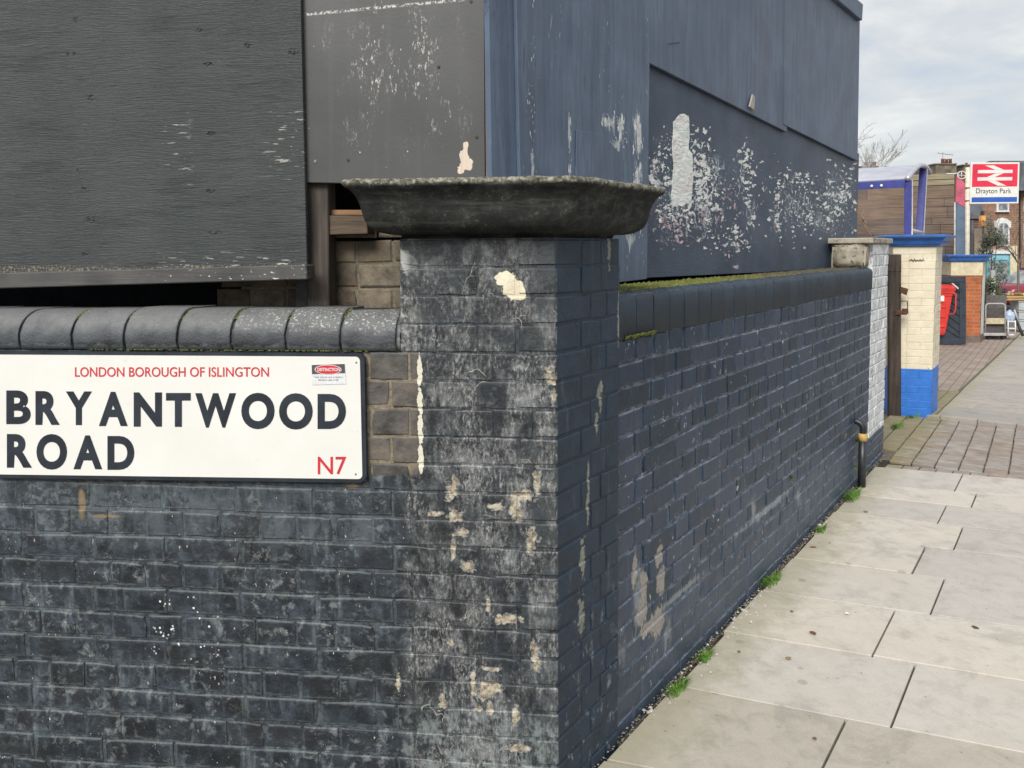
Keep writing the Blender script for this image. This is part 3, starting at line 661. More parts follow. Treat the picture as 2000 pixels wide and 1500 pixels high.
# ------------------------------------------------------------------ brick factory
def brick_mesh(w, h, d, mat, seed, bev=0.0045, jit=0.0016):
    """face outline of ten uneven points, rounded arris, sides; 48 triangles"""
    rr = random.Random(seed); bm = bmesh.new()
    x, y = w / 2, h / 2
    out = [(-x, -y), (-x * 0.33, -y), (x * 0.33, -y), (x, -y), (x, 0), (x, y), (x * 0.33, y), (-x * 0.33, y), (-x, y), (-x, 0)]
    if rr.random() < 0.35:
        k = rr.choice((0, 3, 5, 8)); px_, py_ = out[k]; out[k] = (px_ * (1 - 0.012 / w * 1.2), py_ * (1 - 0.14))
    out = [(a_ + rr.uniform(-1, 1) * jit, b_ + rr.uniform(-1, 1) * jit) for a_, b_ in out]
    ins = [(a_ * (1 - bev / x), b_ * (1 - bev / y)) for a_, b_ in out]
    f = [bm.verts.new((a_, b_, rr.uniform(-1, 0.5) * jit * 0.6)) for a_, b_ in ins]; e_ = [bm.verts.new((a_, b_, -bev * 0.8)) for a_, b_ in out]; g = [bm.verts.new((a_, b_, -d)) for a_, b_ in out]
    n = len(f); bm.faces.new(f)
    for i in range(n):
        j = (i + 1) % n; bm.faces.new((e_[i], e_[j], f[j], f[i])); bm.faces.new((g[i], g[j], e_[j], e_[i]))
    return bm_mesh('brick', bm, mat)
BR = {}
def brick(parent, mat, O, ux, un, u0, u1, z0, z1, off=0.0, joint=0.010, name='brick', rng=random, bev=0.0045):
    """one brick in the plane through O with axes ux, z and outward un"""
    w, h = (u1 - u0) - joint, (z1 - z0) - joint
    cl = min((0.052, 0.105, 0.165, 0.222, 0.33), key=lambda a: abs(a - w)); v = rng.randrange(6)
    key = (mat.name, cl, v, round(bev, 4))
    if key not in BR: BR[key] = brick_mesh(cl, 0.065, 0.05, mat, hash((cl, v)) & 0xffff, bev)
    ce = O + ux * ((u0 + u1) / 2) + UZ * ((z0 + z1) / 2) + un * (off + rng.uniform(-0.0018, 0.0018))
    tl = rng.uniform(-0.008, 0.008)
    x = (ux + UZ * tl); y = (UZ - ux * tl)
    return put(name, BR[key], parent, basis(ce, x * (w / cl), y * (h / 0.065), un))
ZC = lambda n: 0.0355 + 0.075 * n

# ------------------------------------------------------------------ the sign wall
PU = LP(780, 560)[0]                 # left edge of the pillar above the coping
wall = empty('brick_wall', LW(-0.9, 0), 'dark painted brick wall with half round coping carrying the white street sign', 'wall')
bm = bmesh.new(); bbox(bm, (-2.3, -0.3, -0.05), (-0.03, -0.0036, ZC(16))); put('mortar', bm_mesh('mortar', bm, m_front_mortar), wall, basis(C, uL, nL, UZ))
UE = LP(768, 1000)[0]; ST = UE - LP(616, 1000)[0]
for r in range(-1, 16):
    z0, z1 = ZC(r), ZC(r + 1)
    js = [UE]
    if r % 2 == 0:
        while js[-1] > -2.2: js.append(js[-1] - ST + random.uniform(-0.006, 0.006))
    else:
        js = [UE - 0.056]
        while js[-1] > -2.2: js.append(js[-1] - ST / 2 + random.uniform(-0.006, 0.006))
    for a, b in zip(js[1:], js[:-1]): brick(wall, m_front, C, uL, nL, a, b, z0, z1, 0.0, random.uniform(0.005, 0.010), bev=0.0034)
# half round coping
def coping_mesh(w, prof, mat, seed):
    rr = random.Random(seed); bm = bmesh.new()
    ends = []
    for x, k in ((-w / 2, 0.985), (-w / 2 + 0.005, 1), (w / 2 - 0.005, 1), (w / 2, 0.985)):
        ends.append([bm.verts.new((x + rr.uniform(-0.001, 0.001), y * k, 0.0 + z * (k if z > 0.03 else 1))) for (y, z) in prof])
    n = len(prof)
    for e0, e1 in zip(ends[:-1], ends[1:]):
        for i in range(n): bm.faces.new((e0[i], e0[(i + 1) % n], e1[(i + 1) % n], e1[i]))
    bm.faces.new(ends[0][::-1]); bm.faces.new(ends[-1])
    me = bm_mesh('coping_brick', bm, mat)
    for p in me.polygons:
        p.use_smooth = abs(p.normal.x) < 0.3
    return me
HL = 0.108
prof = [(0.0, 0.0), (0.004, 0.022)] + [(0.004 - 0.095 + 0.095 * math.cos(a), 0.03 + (HL - 0.03) * math.sin(a)) for a in [R(d) for d in range(0, 91, 10)]] + [(-0.23, HL - 0.004), (-0.23, 0.0)]
cms = [coping_mesh(0.15, prof, m_cop_l, i) for i in range(4)]
cj = [775, 667, 560, 454, 349, 245, 143, 41, -62, -165]
for i in range(len(cj) - 1):
    a = LP(cj[i + 1], 650)[0]; b = LP(cj[i], 650)[0]; b = min(b, PU - 0.002)
    tl = random.uniform(-0.02, 0.02)
    put('coping_brick', cms[i % 4], wall, basis(LW((a + b) / 2, ZC(16) + 0.004 + random.uniform(-0.001, 0.001), 0.004), (uL + UZ * tl) * ((b - a - random.uniform(0.004, 0.01)) / 0.15), nL + UZ * random.uniform(-0.05, 0.03), UZ * random.uniform(0.96, 1.03)))
jl = PU + 2.3; jm = coping_mesh(jl, [(y_ * 0.985 - 0.0055 if y_ > -0.2 else -0.2, z_ - 0.004) for y_, z_ in prof], m_front_mortar, 77); put('mortar', jm, wall, basis(LW((PU - 2.3) / 2, ZC(16) + 0.003, 0.002), uL, nL, UZ))

# ------------------------------------------------------------------ the corner pillar
pil = empty('brick_pillar', C, 'scuffed black and navy brick corner pillar with a moulded stone cap', 'pillar')
SB = RP(1210, 700)[0]                 # far end of the pillar's street face
inn = C - nL * 0.02 - mR * 0.02
bm = bmesh.new()
k = 0.0012
# inner core, a hair behind the faces
corner_in = C + (nL * -k) ; 
def meet(offL, offR):
    # intersection of the plane offset offL from the front and offR from the side (xy)
    a11, a12, b1 = nL.x, nL.y, nL.dot(C) + offL
    a21, a22, b2 = mR.x, mR.y, mR.dot(C) + offR
    det = a11 * a22 - a12 * a21
    return Vector(((b1 * a22 - a12 * b2) / det, (a11 * b2 - b1 * a21) / det, 0))
ci = meet(-k, -k)
core = [C + uL * (PU + 0.004) - nL * k, ci, C + rD * (SB - 0.004) - mR * k, C + rD * (SB - 0.004) - mR * 0.3, C + uL * (PU + 0.004) - nL * 0.36]
prism(bm, core, -0.05, 1.5355)
put('mortar', bm_mesh('mortar', bm, m_front_mortar), pil)
def corner_mesh(a, b, h, mat, seed):
    rr = random.Random(seed); bm = bmesh.new()
    d = 0.05; ip = meet(-d, -d) - C
    poly = [uL * -a, Vector((0, 0, 0)), rD * b, rD * b - mR * d, ip, uL * -a - nL * d]
    prism(bm, poly, -h / 2, h / 2)
    bmesh.ops.bevel(bm, geom=bm.edges[:], offset=0.0035, segments=1, affect='EDGES')
    for v in bm.verts: v.co += Vector((rr.uniform(-1, 1), rr.uniform(-1, 1), rr.uniform(-1, 1))) * 0.0012
    return bm_mesh('brick', bm, mat)
ua = lambda x: LP(x, 800)[0]; sa = lambda x: RP(x, 800)[0]
cmesh = {0: [corner_mesh(-ua(1010) - 0.004, sa(1135) - 0.004, 0.066, m_front, i) for i in range(3)], 1: [corner_mesh(-ua(1041) - 0.004, sa(1154) - 0.004, 0.066, m_front, i + 5) for i in range(3)]}
for r in range(-1, 20):
    z0, z1 = ZC(r), ZC(r + 1)
    odd = r % 2
    left = (UE if r % 2 == 0 else UE - 0.056) if r < 16 else PU
    if r == 19: js = [left, ua(905), ua(1010)]
    elif odd: js = [left, ua(800), ua(882), ua(964), ua(1041)]
    else: js = [left, ua(856), ua(935), ua(1010)]
    if r >= 16: js = [j for j in js if j == left or j > left + 0.06]
    if r == 19: odd = 0
    for a, b in zip(js[:-1], js[1:]):
        brick(pil, m_front, C, uL, nL, a, b, z0, z1, 0.0015, random.uniform(0.003, 0.006), bev=0.0026)
    put('brick', cmesh[odd][r % 3], pil, Matrix.Translation(C + UZ * ((z0 + z1) / 2) + nL * 0.0015 + mR * 0.0015))
    ss = [sa(1135), sa(1135) + 0.105, SB] if not odd else [sa(1154), sa(1154) + 0.085, SB]
    for a, b in zip(ss[:-1], ss[1:]):
        brick(pil, m_front, C, rD, mR, a, b, z0, z1, 0.0015, random.uniform(0.004, 0.007), bev=0.003)
# moulded cap swept round the pillar
prof = [(-0.012, 1.5355), (-0.008, 1.5385), (-0.006, 1.5455), (0.018, 1.5465), (0.038, 1.551), (0.053, 1.5585), (0.063, 1.568), (0.069, 1.58), (0.073, 1.594), (0.076, 1.608), (0.079, 1.621), (0.083, 1.634), (0.089, 1.646), (0.098, 1.656), (0.108, 1.663), (0.112, 1.667), (0.114, 1.672), (0.112, 1.679), (0.104, 1.683), (0.06, 1.686), (-0.03, 1.688)]
# footprint, clockwise seen from above, offset outwards by o
backL = -nL; 
def foot(o):
    pl = C + uL * PU
    # edges: left return (outward -uL), front (nL), side (mR), back of side (rD)
    def isect(p1, n1, p2, n2):
        b1 = n1.dot(p1); b2 = n2.dot(p2); det = n1.x * n2.y - n1.y * n2.x
        return Vector(((b1 * n2.y - n1.y * b2) / det, (n1.x * b2 - b1 * n2.x) / det, 0))
    e = [(pl - uL * o, -uL), (C + nL * o, nL), (C + mR * o, mR), (C + rD * (SB - 0.02 + o * 0.8), rD)]
    a = isect(*e[0], *e[1]); b = isect(*e[1], *e[2]); c = isect(*e[2], *e[3])
    s = a - nL * (0.36 + o); f = c - mR * (0.3 + o)
    return [s, a, b, c, f]
bm = bmesh.new(); rows = []
for (o, z) in prof:
    ft = foot(o); line = []
    for i in range(4):
        n = [10, 44, 26, 10][i]
        for j in range(n): line.append(ft[i].lerp(ft[i + 1], j / n))
    line.append(ft[4])
    ln = []
    for p in line:
        q = Vector((p.x, p.y, z))
        am = 0.0006 + (0.003 if z > 1.666 else 0.0)
        nz = mnoise.noise_vector(q * 14) * am + mnoise.noise_vector(q * 55) * am * 0.3
        if z > 1.666: nz.z += mnoise.noise(Vector((q.x * 5, q.y * 5, 0))) * 0.002; nz += (Vector((0.1, 2.2, 0)) - Vector((q.x, q.y, 0))).normalized() * max(0, mnoise.noise(q * 9) - 0.3) * 0.022
        ln.append(bm.verts.new(q + nz))
    rows.append(ln)
for a, b in zip(rows[:-1], rows[1:]):
    for i in range(len(a) - 1): bm.faces.new((a[i], a[i + 1], b[i + 1], b[i]))
bm.faces.new(rows[-1]); bm.faces.new(rows[0][::-1])
for a, b in zip(rows[:-1], rows[1:]): bm.faces.new((a[-1], a[0], b[0], b[-1]))
capo = put('cap', bm_mesh('cap', bm, m_cap, True), pil); capo['label'] = 'moulded stone cap with lichen along its broken lip'

# ------------------------------------------------------------------ old stock brick pier behind
m_dark = plain('dark cavity', (0.02, 0.022, 0.026), 0.9, 0.1)
OP = -0.33
pier = empty('stock_brick_pier', LW(LP(650, 590, OP)[0], 0, OP - 0.1), 'bare yellow stock brickwork in the gap behind the pillar', 'brickwork')
uS0, uS1 = LP(470, 560, OP)[0], PU + 0.05
bm = bmesh.new(); bbox(bm, (uS0, OP - 0.2, 1.0), (uS1, OP - 0.006, 1.535)); put('mortar', bm_mesh('mortar', bm, m_stock_mortar), pier, basis(C, uL, nL, UZ))
zS = LP(700, 562, OP)[1]
for r in range(-2, 2):
    js = [uS1]
    while js[-1] > uS0: js.append(js[-1] - (0.225 if r % 2 == 0 else 0.115) - (0.04 if len(js) == 1 else 0))
    for a, b in zip(js[1:], js[:-1]): brick(pier, m_stock, C, uL, nL, a, b, zS + r * 0.075, zS + (r + 1) * 0.075, OP, 0.008)
r = 2
js = [uS1, uS1 - 0.2, uS1 - 0.42]
for a, b in zip(js[1:], js[:-1]): brick(pier, m_stock, C, uL, nL, a, b, zS + r * 0.075, zS + (r + 1) * 0.075 + 0.012, OP, 0.008)

# ------------------------------------------------------------------ the side wall to the street
side = empty('brick_wall', RW(2.0, 0), 'navy painted brick wall with bullnose coping running along the pavement', 'wall')
SE = RP(1703, 700)[0]; SW = RP(1733, 700)[0]; RO = -0.012
bm = bmesh.new(); bbox(bm, (SB + 0.001, -0.3, -0.05), (SE, RO - 0.0042, ZC(16))); put('mortar', bm_mesh('mortar', bm, m_side_mortar), side, basis(C, rD, mR, UZ))
UNIT = (SE - SB) / 29.0
white = empty('white_brick_pier', RW((SE + SW) / 2, 0), 'flaking white painted brick end of the navy wall, navy at its foot', 'pier')
bm = bmesh.new(); bbox(bm, (SE + 0.001, -0.3, -0.05), (SW, RO - 0.0055, ZC(20))); put('mortar', bm_mesh('mortar', bm, m_white_mortar), white, basis(C, rD, mR, UZ))
for r in range(-1, 16):
    z0, z1 = ZC(r), ZC(r + 1); js = [SB]
    if r % 2 == 0: js.append(SB + UNIT * 1.5)
    while js[-1] < SE - UNIT * 1.2:
        js.append(js[-1] + (UNIT if r % 2 else UNIT * 2) + random.uniform(-0.012, 0.012))
        if random.random() < 0.08: js[-1] += UNIT * (1 if r % 2 else -1) * 0.9
    js[-1] = SE
    js = sorted(j for j in js if j <= SE)
    for a, b in zip(js[:-1], js[1:]):
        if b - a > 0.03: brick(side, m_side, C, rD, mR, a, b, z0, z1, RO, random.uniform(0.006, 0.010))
for r in range(-1, 20):
    js = [SE, SE + 0.115, SE + 0.23, SE + 0.345, SW] if r % 2 else [SE, SE + 0.17, SE + 0.4, SW]
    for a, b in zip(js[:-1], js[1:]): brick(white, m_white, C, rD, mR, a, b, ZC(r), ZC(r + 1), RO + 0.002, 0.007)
rad = 0.03; HR = 0.14
prof = [(0, 0), (0, HR - rad)] + [(-rad + rad * math.cos(a), HR - rad + rad * math.sin(a)) for a in [R(d) for d in (15, 30, 45, 60, 75, 90)]] + [(-0.26, HR), (-0.26, 0)]
cms = [coping_mesh(0.115, prof, m_cop_r, i + 9) for i in range(4)]
for i in range(29):
    a, b = SB + i * UNIT, SB + (i + 1) * UNIT
    put('coping_brick', cms[i % 4], side, basis(RW((a + b) / 2, ZC(16) + random.uniform(-0.0015, 0.0015), RO + 0.004 + random.uniform(-0.001, 0.001)), rD * ((b - a - 0.005) / 0.115), mR, UZ))
bm = bmesh.new(); bbox(bm, (SB + 0.001, -0.25, ZC(16) + 0.001), (SE, RO - 0.004, ZC(16) + HR - 0.008)); put('mortar', bm_mesh('mortar', bm, m_side_mortar), side, basis(C, rD, mR, UZ))

# ------------------------------------------------------------------ hoardings
def panel(name, parent, fn, pts, off, th, mat, W, bev=0.002):
    """polygon of pixels on a plane, thickened backwards"""
    q = [fn(x, y, off) for x, y in pts]
    bm = bmesh.new()
    f = [bm.verts.new(W(u, z, off)) for u, z in q]; b = [bm.verts.new(W(u, z, off - th)) for u, z in q]
    n = len(q); bm.faces.new(f); bm.faces.new(b[::-1])
    for i in range(n): bm.faces.new((f[i], b[i], b[(i + 1) % n], f[(i + 1) % n]))
    if bev: bmesh.ops.bevel(bm, geom=bm.edges[:], offset=bev, segments=1, affect='EDGES')
    return put(name, bm_mesh(name, bm, mat), parent)
mb_grain = board_mat('black plywood, raised grain', uL, nL, None, 'grain').m
mb_flat = board_mat('black sheet board, scuffed', uL, nL, None, 'flat').m
def mk_vert():
    M = board_mat('navy plywood, upright grain', rD, mR, None, 'vert'); vec, u, z, mid, fine = M._uz; c = M._c
    rf = lambda x, y: RP(x, y, -0.25)
    nz = M.math('MULTIPLY', M.math('SUBTRACT', M.noise(M.scale(vec, (1, 0.2, 1)), 95, 4, 0.7), 0.5), 4.5)
    fl = M.patches(vec, ell(rf, [(1246, 262, 9, 40), (1246, 345, 8, 35), (1213, 250, 5, 26), (1190, 240, 14, 16), (1222, 450, 8, 8), (1112, 260, 3, 40), (1040, 330, 3, 40), (1232, 470, 8, 18), (1205, 285, 10, 12)]), nz)
    c = M.mix(M.math('MULTIPLY', M.step(fl, 0.8, 0.6), 0.8), c, (0.5, 0.52, 0.53))
    few = M.math('MULTIPLY', M.step(M.noise(M.scale(vec, (1, 0.22, 1)), 110, 2, 0.6), 0.68, 0.71), M.step(M.noise(M.scale(vec, (1, 0.2, 1)), 9, 2), 0.52, 0.6)); c = M.mix(M.math('MULTIPLY', few, 0.7), c, (0.45, 0.47, 0.5))
    M.color(c); return M.m
def mk_poster():
    M = board_mat('navy plywood with torn paste', rD, mR, None, 'poster'); vec, u, z, mid, fine = M._uz; c = M._c
    rf = lambda x, y: RP(x, y, -0.262)
    fr1 = M.noise(vec, 32, 6, 0.72, 0.9)
    a = M.patches(vec, ell(rf, [(1330, 390, 46, 75), (1395, 330, 26, 50), (1380, 420, 48, 62), (1290, 360, 22, 50), (1300, 440, 28, 50)]), M.math('MULTIPLY', M.math('SUBTRACT', M.noise(vec, 9, 3), 0.5), 1.4))
    b = M.patches(vec, ell(rf, [(1452, 340, 22, 60), (1470, 420, 26, 70), (1518, 420, 8, 70), (1560, 400, 60, 50), (1640, 385, 42, 55), (1610, 430, 60, 30), (1440, 480, 20, 20)]), M.math('MULTIPLY', M.math('SUBTRACT', M.noise(vec, 9, 3), 0.5), 1.6))
    f1 = M.math('MULTIPLY', M.step(M.math('SUBTRACT', fr1, M.math('MULTIPLY', a, 0.13)), 0.47, 0.49), M.step(a, 1.15, 0.95))
    f2 = M.math('MULTIPLY', M.step(M.math('SUBTRACT', fr1, M.math('MULTIPLY', b, 0.13)), 0.5, 0.52), M.step(b, 1.15, 0.9))
    tint = M.mix(M.math('MULTIPLY', M.step(M.noise(vec, 12, 3), 0.48, 0.6), M.step(z, rf(1350, 400)[1] + 0.05, rf(1350, 430)[1])), (0.7, 0.73, 0.75), (0.6, 0.36, 0.42))
    c = M.mix(M.math('MULTIPLY', M.math('MULTIPLY', M.math('MAXIMUM', f1, f2), M.step(M.noise(vec, 90, 4, 0.8), 0.42, 0.55)), 0.75), c, tint)
    dk = M.step(a, 1.25, 0.9); c = M.mix(M.math('MULTIPLY', M.math('MULTIPLY', dk, M.step(fr1, 0.46, 0.4)), 0.4), c, (0.02, 0.025, 0.04))
    M.color(c); return M.m
mb_vert = mk_vert(); mb_poster = mk_poster()
mb_upper = board_mat('blue painted plywood', rD, mR, None, 'vert').m
m_timber = plain('old black painted timber', (0.05, 0.05, 0.05), 0.6, 0.3, 0.25, 20, 0.3)
def rawwood_mat(name, a, b, ax=(3, 3, 60), rough=0.8):
    M = Mat(name, rough, 0.2); g = M.noise(M.scale(M.pos(), ax), 1.0, 5, 0.65); n = M.noise(M.pos(), 6, 3)
    c = M.ramp(M.math('ADD', M.math('MULTIPLY', g, 0.7), M.math('MULTIPLY', n, 0.3)), [(0.33, a), (0.66, b)]); M.color(c); M.bump(g, 0.6, 0.004); return M.m
m_post = rawwood_mat('flaking painted post', (0.035, 0.034, 0.034), (0.13, 0.105, 0.085), (60, 60, 4))
m_rot = rawwood_mat('weathered timber end', (0.03, 0.025, 0.02), (0.16, 0.12, 0.085), (6, 6, 90))
m_screw = plain('zinc screw', (0.3, 0.3, 0.3), 0.4, 0.6, metal=0.6)

CORNER = LP(948, 300, -0.2)[0]
hL = empty('hoarding', LW(-0.9, 1.35, -0.22), 'black painted plywood hoarding boards above the street sign wall', 'hoarding')
b1 = panel('board', hL, LP, [(-90, -90), (585, -90), (587, 0), (600, 527), (-90, 548)], -0.2, 0.018, mb_grain, LW); b1['label'] = 'large board with raised horizontal grain'
b2 = panel('board', hL, LP, [(560, -90), (944, -90), (945, 0), (948, 362), (596, 357), (575, 340)], -0.219, 0.018, mb_flat, LW); b2['label'] = 'smooth board with white scuffs and a torn corner'
panel('batten', hL, LP, [(944.5, -90), (953, -90), (956, 365), (949.5, 365)], -0.214, 0.04, rawwood_mat('bare edge batten', (0.05, 0.035, 0.03), (0.3, 0.24, 0.2), (80, 80, 6)), LW, 0.001)
# tilted sill timber, post, stub ends
def bar(name, parent, fn, W, pa, pb, off, th, mat, bev=0.004):
    return panel(name, parent, fn, [pa[0], pb[0], pb[1], pa[1]], off, th, mat, W, bev)
def sill_mat():
    M = Mat('grey painted sill', 0.6, 0.4); vec, u, z, w = M.frame(uL, C, nL); g = M.noise(M.scale(vec, (8, 120, 8)), 1, 4); n = M.noise(vec, 9, 4)
    c = M.ramp(n, [(0.3, (0.05, 0.05, 0.052)), (0.7, (0.095, 0.093, 0.09))]); 
    fl = M.math('MULTIPLY', M.step(M.noise(M.scale(vec, (1, 2, 1)), 60, 2, 0.6), 0.66, 0.69), M.step(u, LP(250, 530, -0.14)[0], LP(420, 530, -0.14)[0])); c = M.mix(fl, c, (0.6, 0.6, 0.57))
    M.color(c); M.bump(g, 0.4, 0.003); return M.m
bar('sill', hL, LP, LW, ((-90, 536), (-90, 566)), ((598, 517), (600, 546)), -0.135, 0.066, sill_mat(), 0.003)
zt = LP(620, 592, -0.235)[1]
panel('post', hL, LP, [(598, 340), (640, 350), (643, 604), (601, 604)], -0.24, 0.07, m_post, LW, 0.003)
panel('post', hL, LP, [(577, 530), (603, 530), (603, 604), (577, 604)], -0.255, 0.05, m_timber, LW, 0.003)
panel('stub_rail', hL, LP, [(630, 421), (716, 421), (718, 457), (630, 459)], -0.25, 0.075, m_rot, LW, 0.002)
panel('stub_rail', hL, LP, [(630, 410), (712, 410), (712, 420), (630, 420)], -0.27, 0.05, rawwood_mat('sawn timber', (0.2, 0.11, 0.06), (0.36, 0.22, 0.12), (4, 4, 60)), LW, 0.001)
for (sx, sy) in ((484, 89), (573, 103), (150, 330)):
    bm = bmesh.new(); bmesh.ops.create_cone(bm, cap_ends=True, segments=10, radius1=0.0045, radius2=0.003, depth=0.003)
    u, z = LP(sx, sy, -0.2); put('screw', bm_mesh('screw', bm, m_timber, False), hL, basis(LW(u, z, -0.1995), uL, UZ, nL))
for (sx, sy) in ((616, 315), (857, 131), (931, 268), (680, 313), (920, 3)):
    bm = bmesh.new(); bmesh.ops.create_cone(bm, cap_ends=True, segments=10, radius1=0.0055, radius2=0.004, depth=0.003)
    u, z = LP(sx, sy, -0.219); put('screw', bm_mesh('screw', bm, m_screw if sx in (616,) else m_timber, False), hL, basis(LW(u, z, -0.2185), uL, UZ, nL))
# the street side
hR = empty('hoarding', RW(2.2, 1.4, -0.27), 'tall navy plywood hoarding with torn poster scraps standing on the side wall', 'hoarding')
RB = -0.25
panel('board', hR, RP, [(958, -90), (1002, -90), (1008, 0), (1012, 380), (961, 380), (955, 0)], RB - 0.01, 0.018, mb_upper, RW)
panel('batten', hR, RP, [(1000, -90), (1008.5, -90), (1018, 380), (1009, 380)], RB - 0.03, 0.03, m_timber, RW, 0.001)
panel('board', hR, RP, [(1006, -90), (1272, -90), (1270, 0), (1264, 545), (1021, 575)], RB, 0.018, mb_vert, RW)
panel('patch_board', hR, RP, [(1126, 254), (1178, 262), (1212, 300), (1236, 345), (1238, 420), (1124, 420)], RB + 0.004, 0.0035, mb_upper, RW, 0.0015)
lo = panel('board', hR, RP, [(1262, 100), (1678, 300), (1672, 520), (1500, 531), (1262, 543)], RB - 0.022, 0.018, mb_poster, RW); lo['label'] = 'lower board covered in torn white paste'
def RH(x, y): return (x, y)
panel('board', hR, RP, [(1262, -330), (1542, -120), (1537, 258), (1262, 120)], RB - 0.003, 0.018, mb_upper, RW)
panel('board', hR, RP, [(1535, -125), (1680, 5), (1675, 314), (1531, 243)], RB + 0.001, 0.018, mb_upper, RW)
panel('top_board', hR, RP, [(1262, -360), (1686, 8), (1684, 40), (1262, -318)], RB + 0.03, 0.06, mb_upper, RW, 0.004)
# hanging splinter
panel('splinter', hR, RP, [(1471, 184), (1475, 190), (1473, 216), (1465, 208)], RB + 0.012, 0.008, rawwood_mat('splinter', (0.3, 0.27, 0.24), (0.45, 0.42, 0.38)), RW, 0)
bm = bmesh.new(); 
a = RW(*RP(1327, 83, RB), RB); b = RW(*RP(1304, 86, RB + 0.04), RB + 0.045); tube(bm, [a, b], 0.0022, 6); put('nail', bm_mesh('nail', bm, m_timber, True), hR)
# closed carcass behind both hoardings: unseen, near-black, added to keep the gap dark
hs1 = RP(1676, 300, RB)[0]
bm = bmesh.new()
zr = 3.25
corner = C + uL * CORNER - nL * 0.25
pA = C + uL * -3.4 - nL * 0.25; pE = RW(hs1 - 0.04, 0, RB - 0.03); pB = pA - nL * 1.6; pF = pE - mR * 1.9
def sheet(pts): bm.faces.new([bm.verts.new(p) for p in pts])
for p, q in ((pB, pF), (pE, pF), (pA, pB)): sheet([p, q, q + UZ * zr, p + UZ * zr])
top = [pA, corner, pE, pF, pB]; sheet([p + UZ * zr for p in top])
sheet([p + UZ * 1.05 for p in top])
sheet([pA + UZ * 2.0, corner + UZ * 2.0, corner + UZ * zr, pA + UZ * zr])
put('shade_box', bm_mesh('shade_box', bm, m_dark), hR)
# the long torn strip of white paper
def paper_mat():
    M = Mat('torn white paper', 0.8, 0.2); p = M.pos(); n = M.noise(p, 18, 4); c = M.ramp(n, [(0.35, (0.68, 0.71, 0.69)), (0.65, (0.84, 0.86, 0.84))])
    c = M.mix(M.math('MULTIPLY', M.step(M.noise(p, 9, 3), 0.52, 0.62), 0.3), c, (0.7, 0.5, 0.5)); M.color(c); M.bump(M.noise(M.scale(p, (1, 1, 2.5)), 16, 5, 0.6, 1.0), 0.9, 0.015); return M.m
pl = [(1315, 238), (1326, 225), (1336, 222), (1345, 226), (1347, 260), (1345, 290), (1352, 300), (1354, 340), (1352, 375), (1350, 402), (1340, 397), (1333, 404), (1322, 399), (1314, 404), (1311, 380), (1314, 350), (1316, 320), (1313, 290), (1315, 262)]
st_ = []
for i in range(len(pl)):
    a = pl[i]; b = pl[(i + 1) % len(pl)]
    for k in range(3):
        t_ = k / 3; st_.append((a[0] + (b[0] - a[0]) * t_ + (random.uniform(-1, 1) if k else 0), a[1] + (b[1] - a[1]) * t_ + (random.uniform(-1, 1) if k else 0)))
ps = panel('poster_scrap', None, RP, st_, RB - 0.02, 0.0015, paper_mat(), RW, 0)
tag(ps, 'long torn strip of white poster paper stuck on the navy hoarding', 'paper')

m_flake = paper_mat(); m_flakep = plain('pink paper', (0.52, 0.42, 0.46), 0.8, 0.2, 0.3, 30, 0.2); m_flakew = plain('old white paint', (0.66, 0.67, 0.67), 0.7, 0.3, 0.12, 30, 0.2)
def flakes(name, clusters, off, mat, seed, W=RW, fn=RP):
    rr = random.Random(seed); bm = bmesh.new()
    for (cx, cy, sx, sy, n, smin, smax, asp) in clusters:
        for k in range(n):
            x = rr.gauss(cx, sx * 0.45); y = rr.gauss(cy, sy * 0.45); r_ = (smin + (smax - smin) * rr.random() ** 2.0) * 1.3
            if not (1268 < x < 1671 or asp > 2.5): continue
            m_ = rr.randrange(5, 9) if r_ < 3.5 else 16; a0 = rr.random() * 6.3; pts = []
            th_ = rr.random() * 3.14 if asp < 2.5 else 1.57 + rr.uniform(-0.12, 0.12); el = rr.uniform(0.3, 0.75) if asp < 2.5 else 1.0 / asp
            for i in range(m_):
                a_ = a0 + (i + rr.uniform(-0.35, 0.35)) * 2 * math.pi / m_; q = r_ * rr.uniform(0.3, 1.5) * (1.0 if asp < 2.5 else math.sqrt(asp)); lx, ly = math.cos(a_) * q, math.sin(a_) * q * el
                pts.append(fn(x + lx * math.cos(th_) - ly * math.sin(th_), y + lx * math.sin(th_) + ly * math.cos(th_), off))
            o_ = off + rr.uniform(0.0004, 0.0016)
            bm.faces.new([bm.verts.new(W(u_, z_, o_)) for u_, z_ in pts])
    o = put(name, bm_mesh(name, bm, mat), hR); o['kind'] = 'stuff'; return o
PO = RB - 0.022
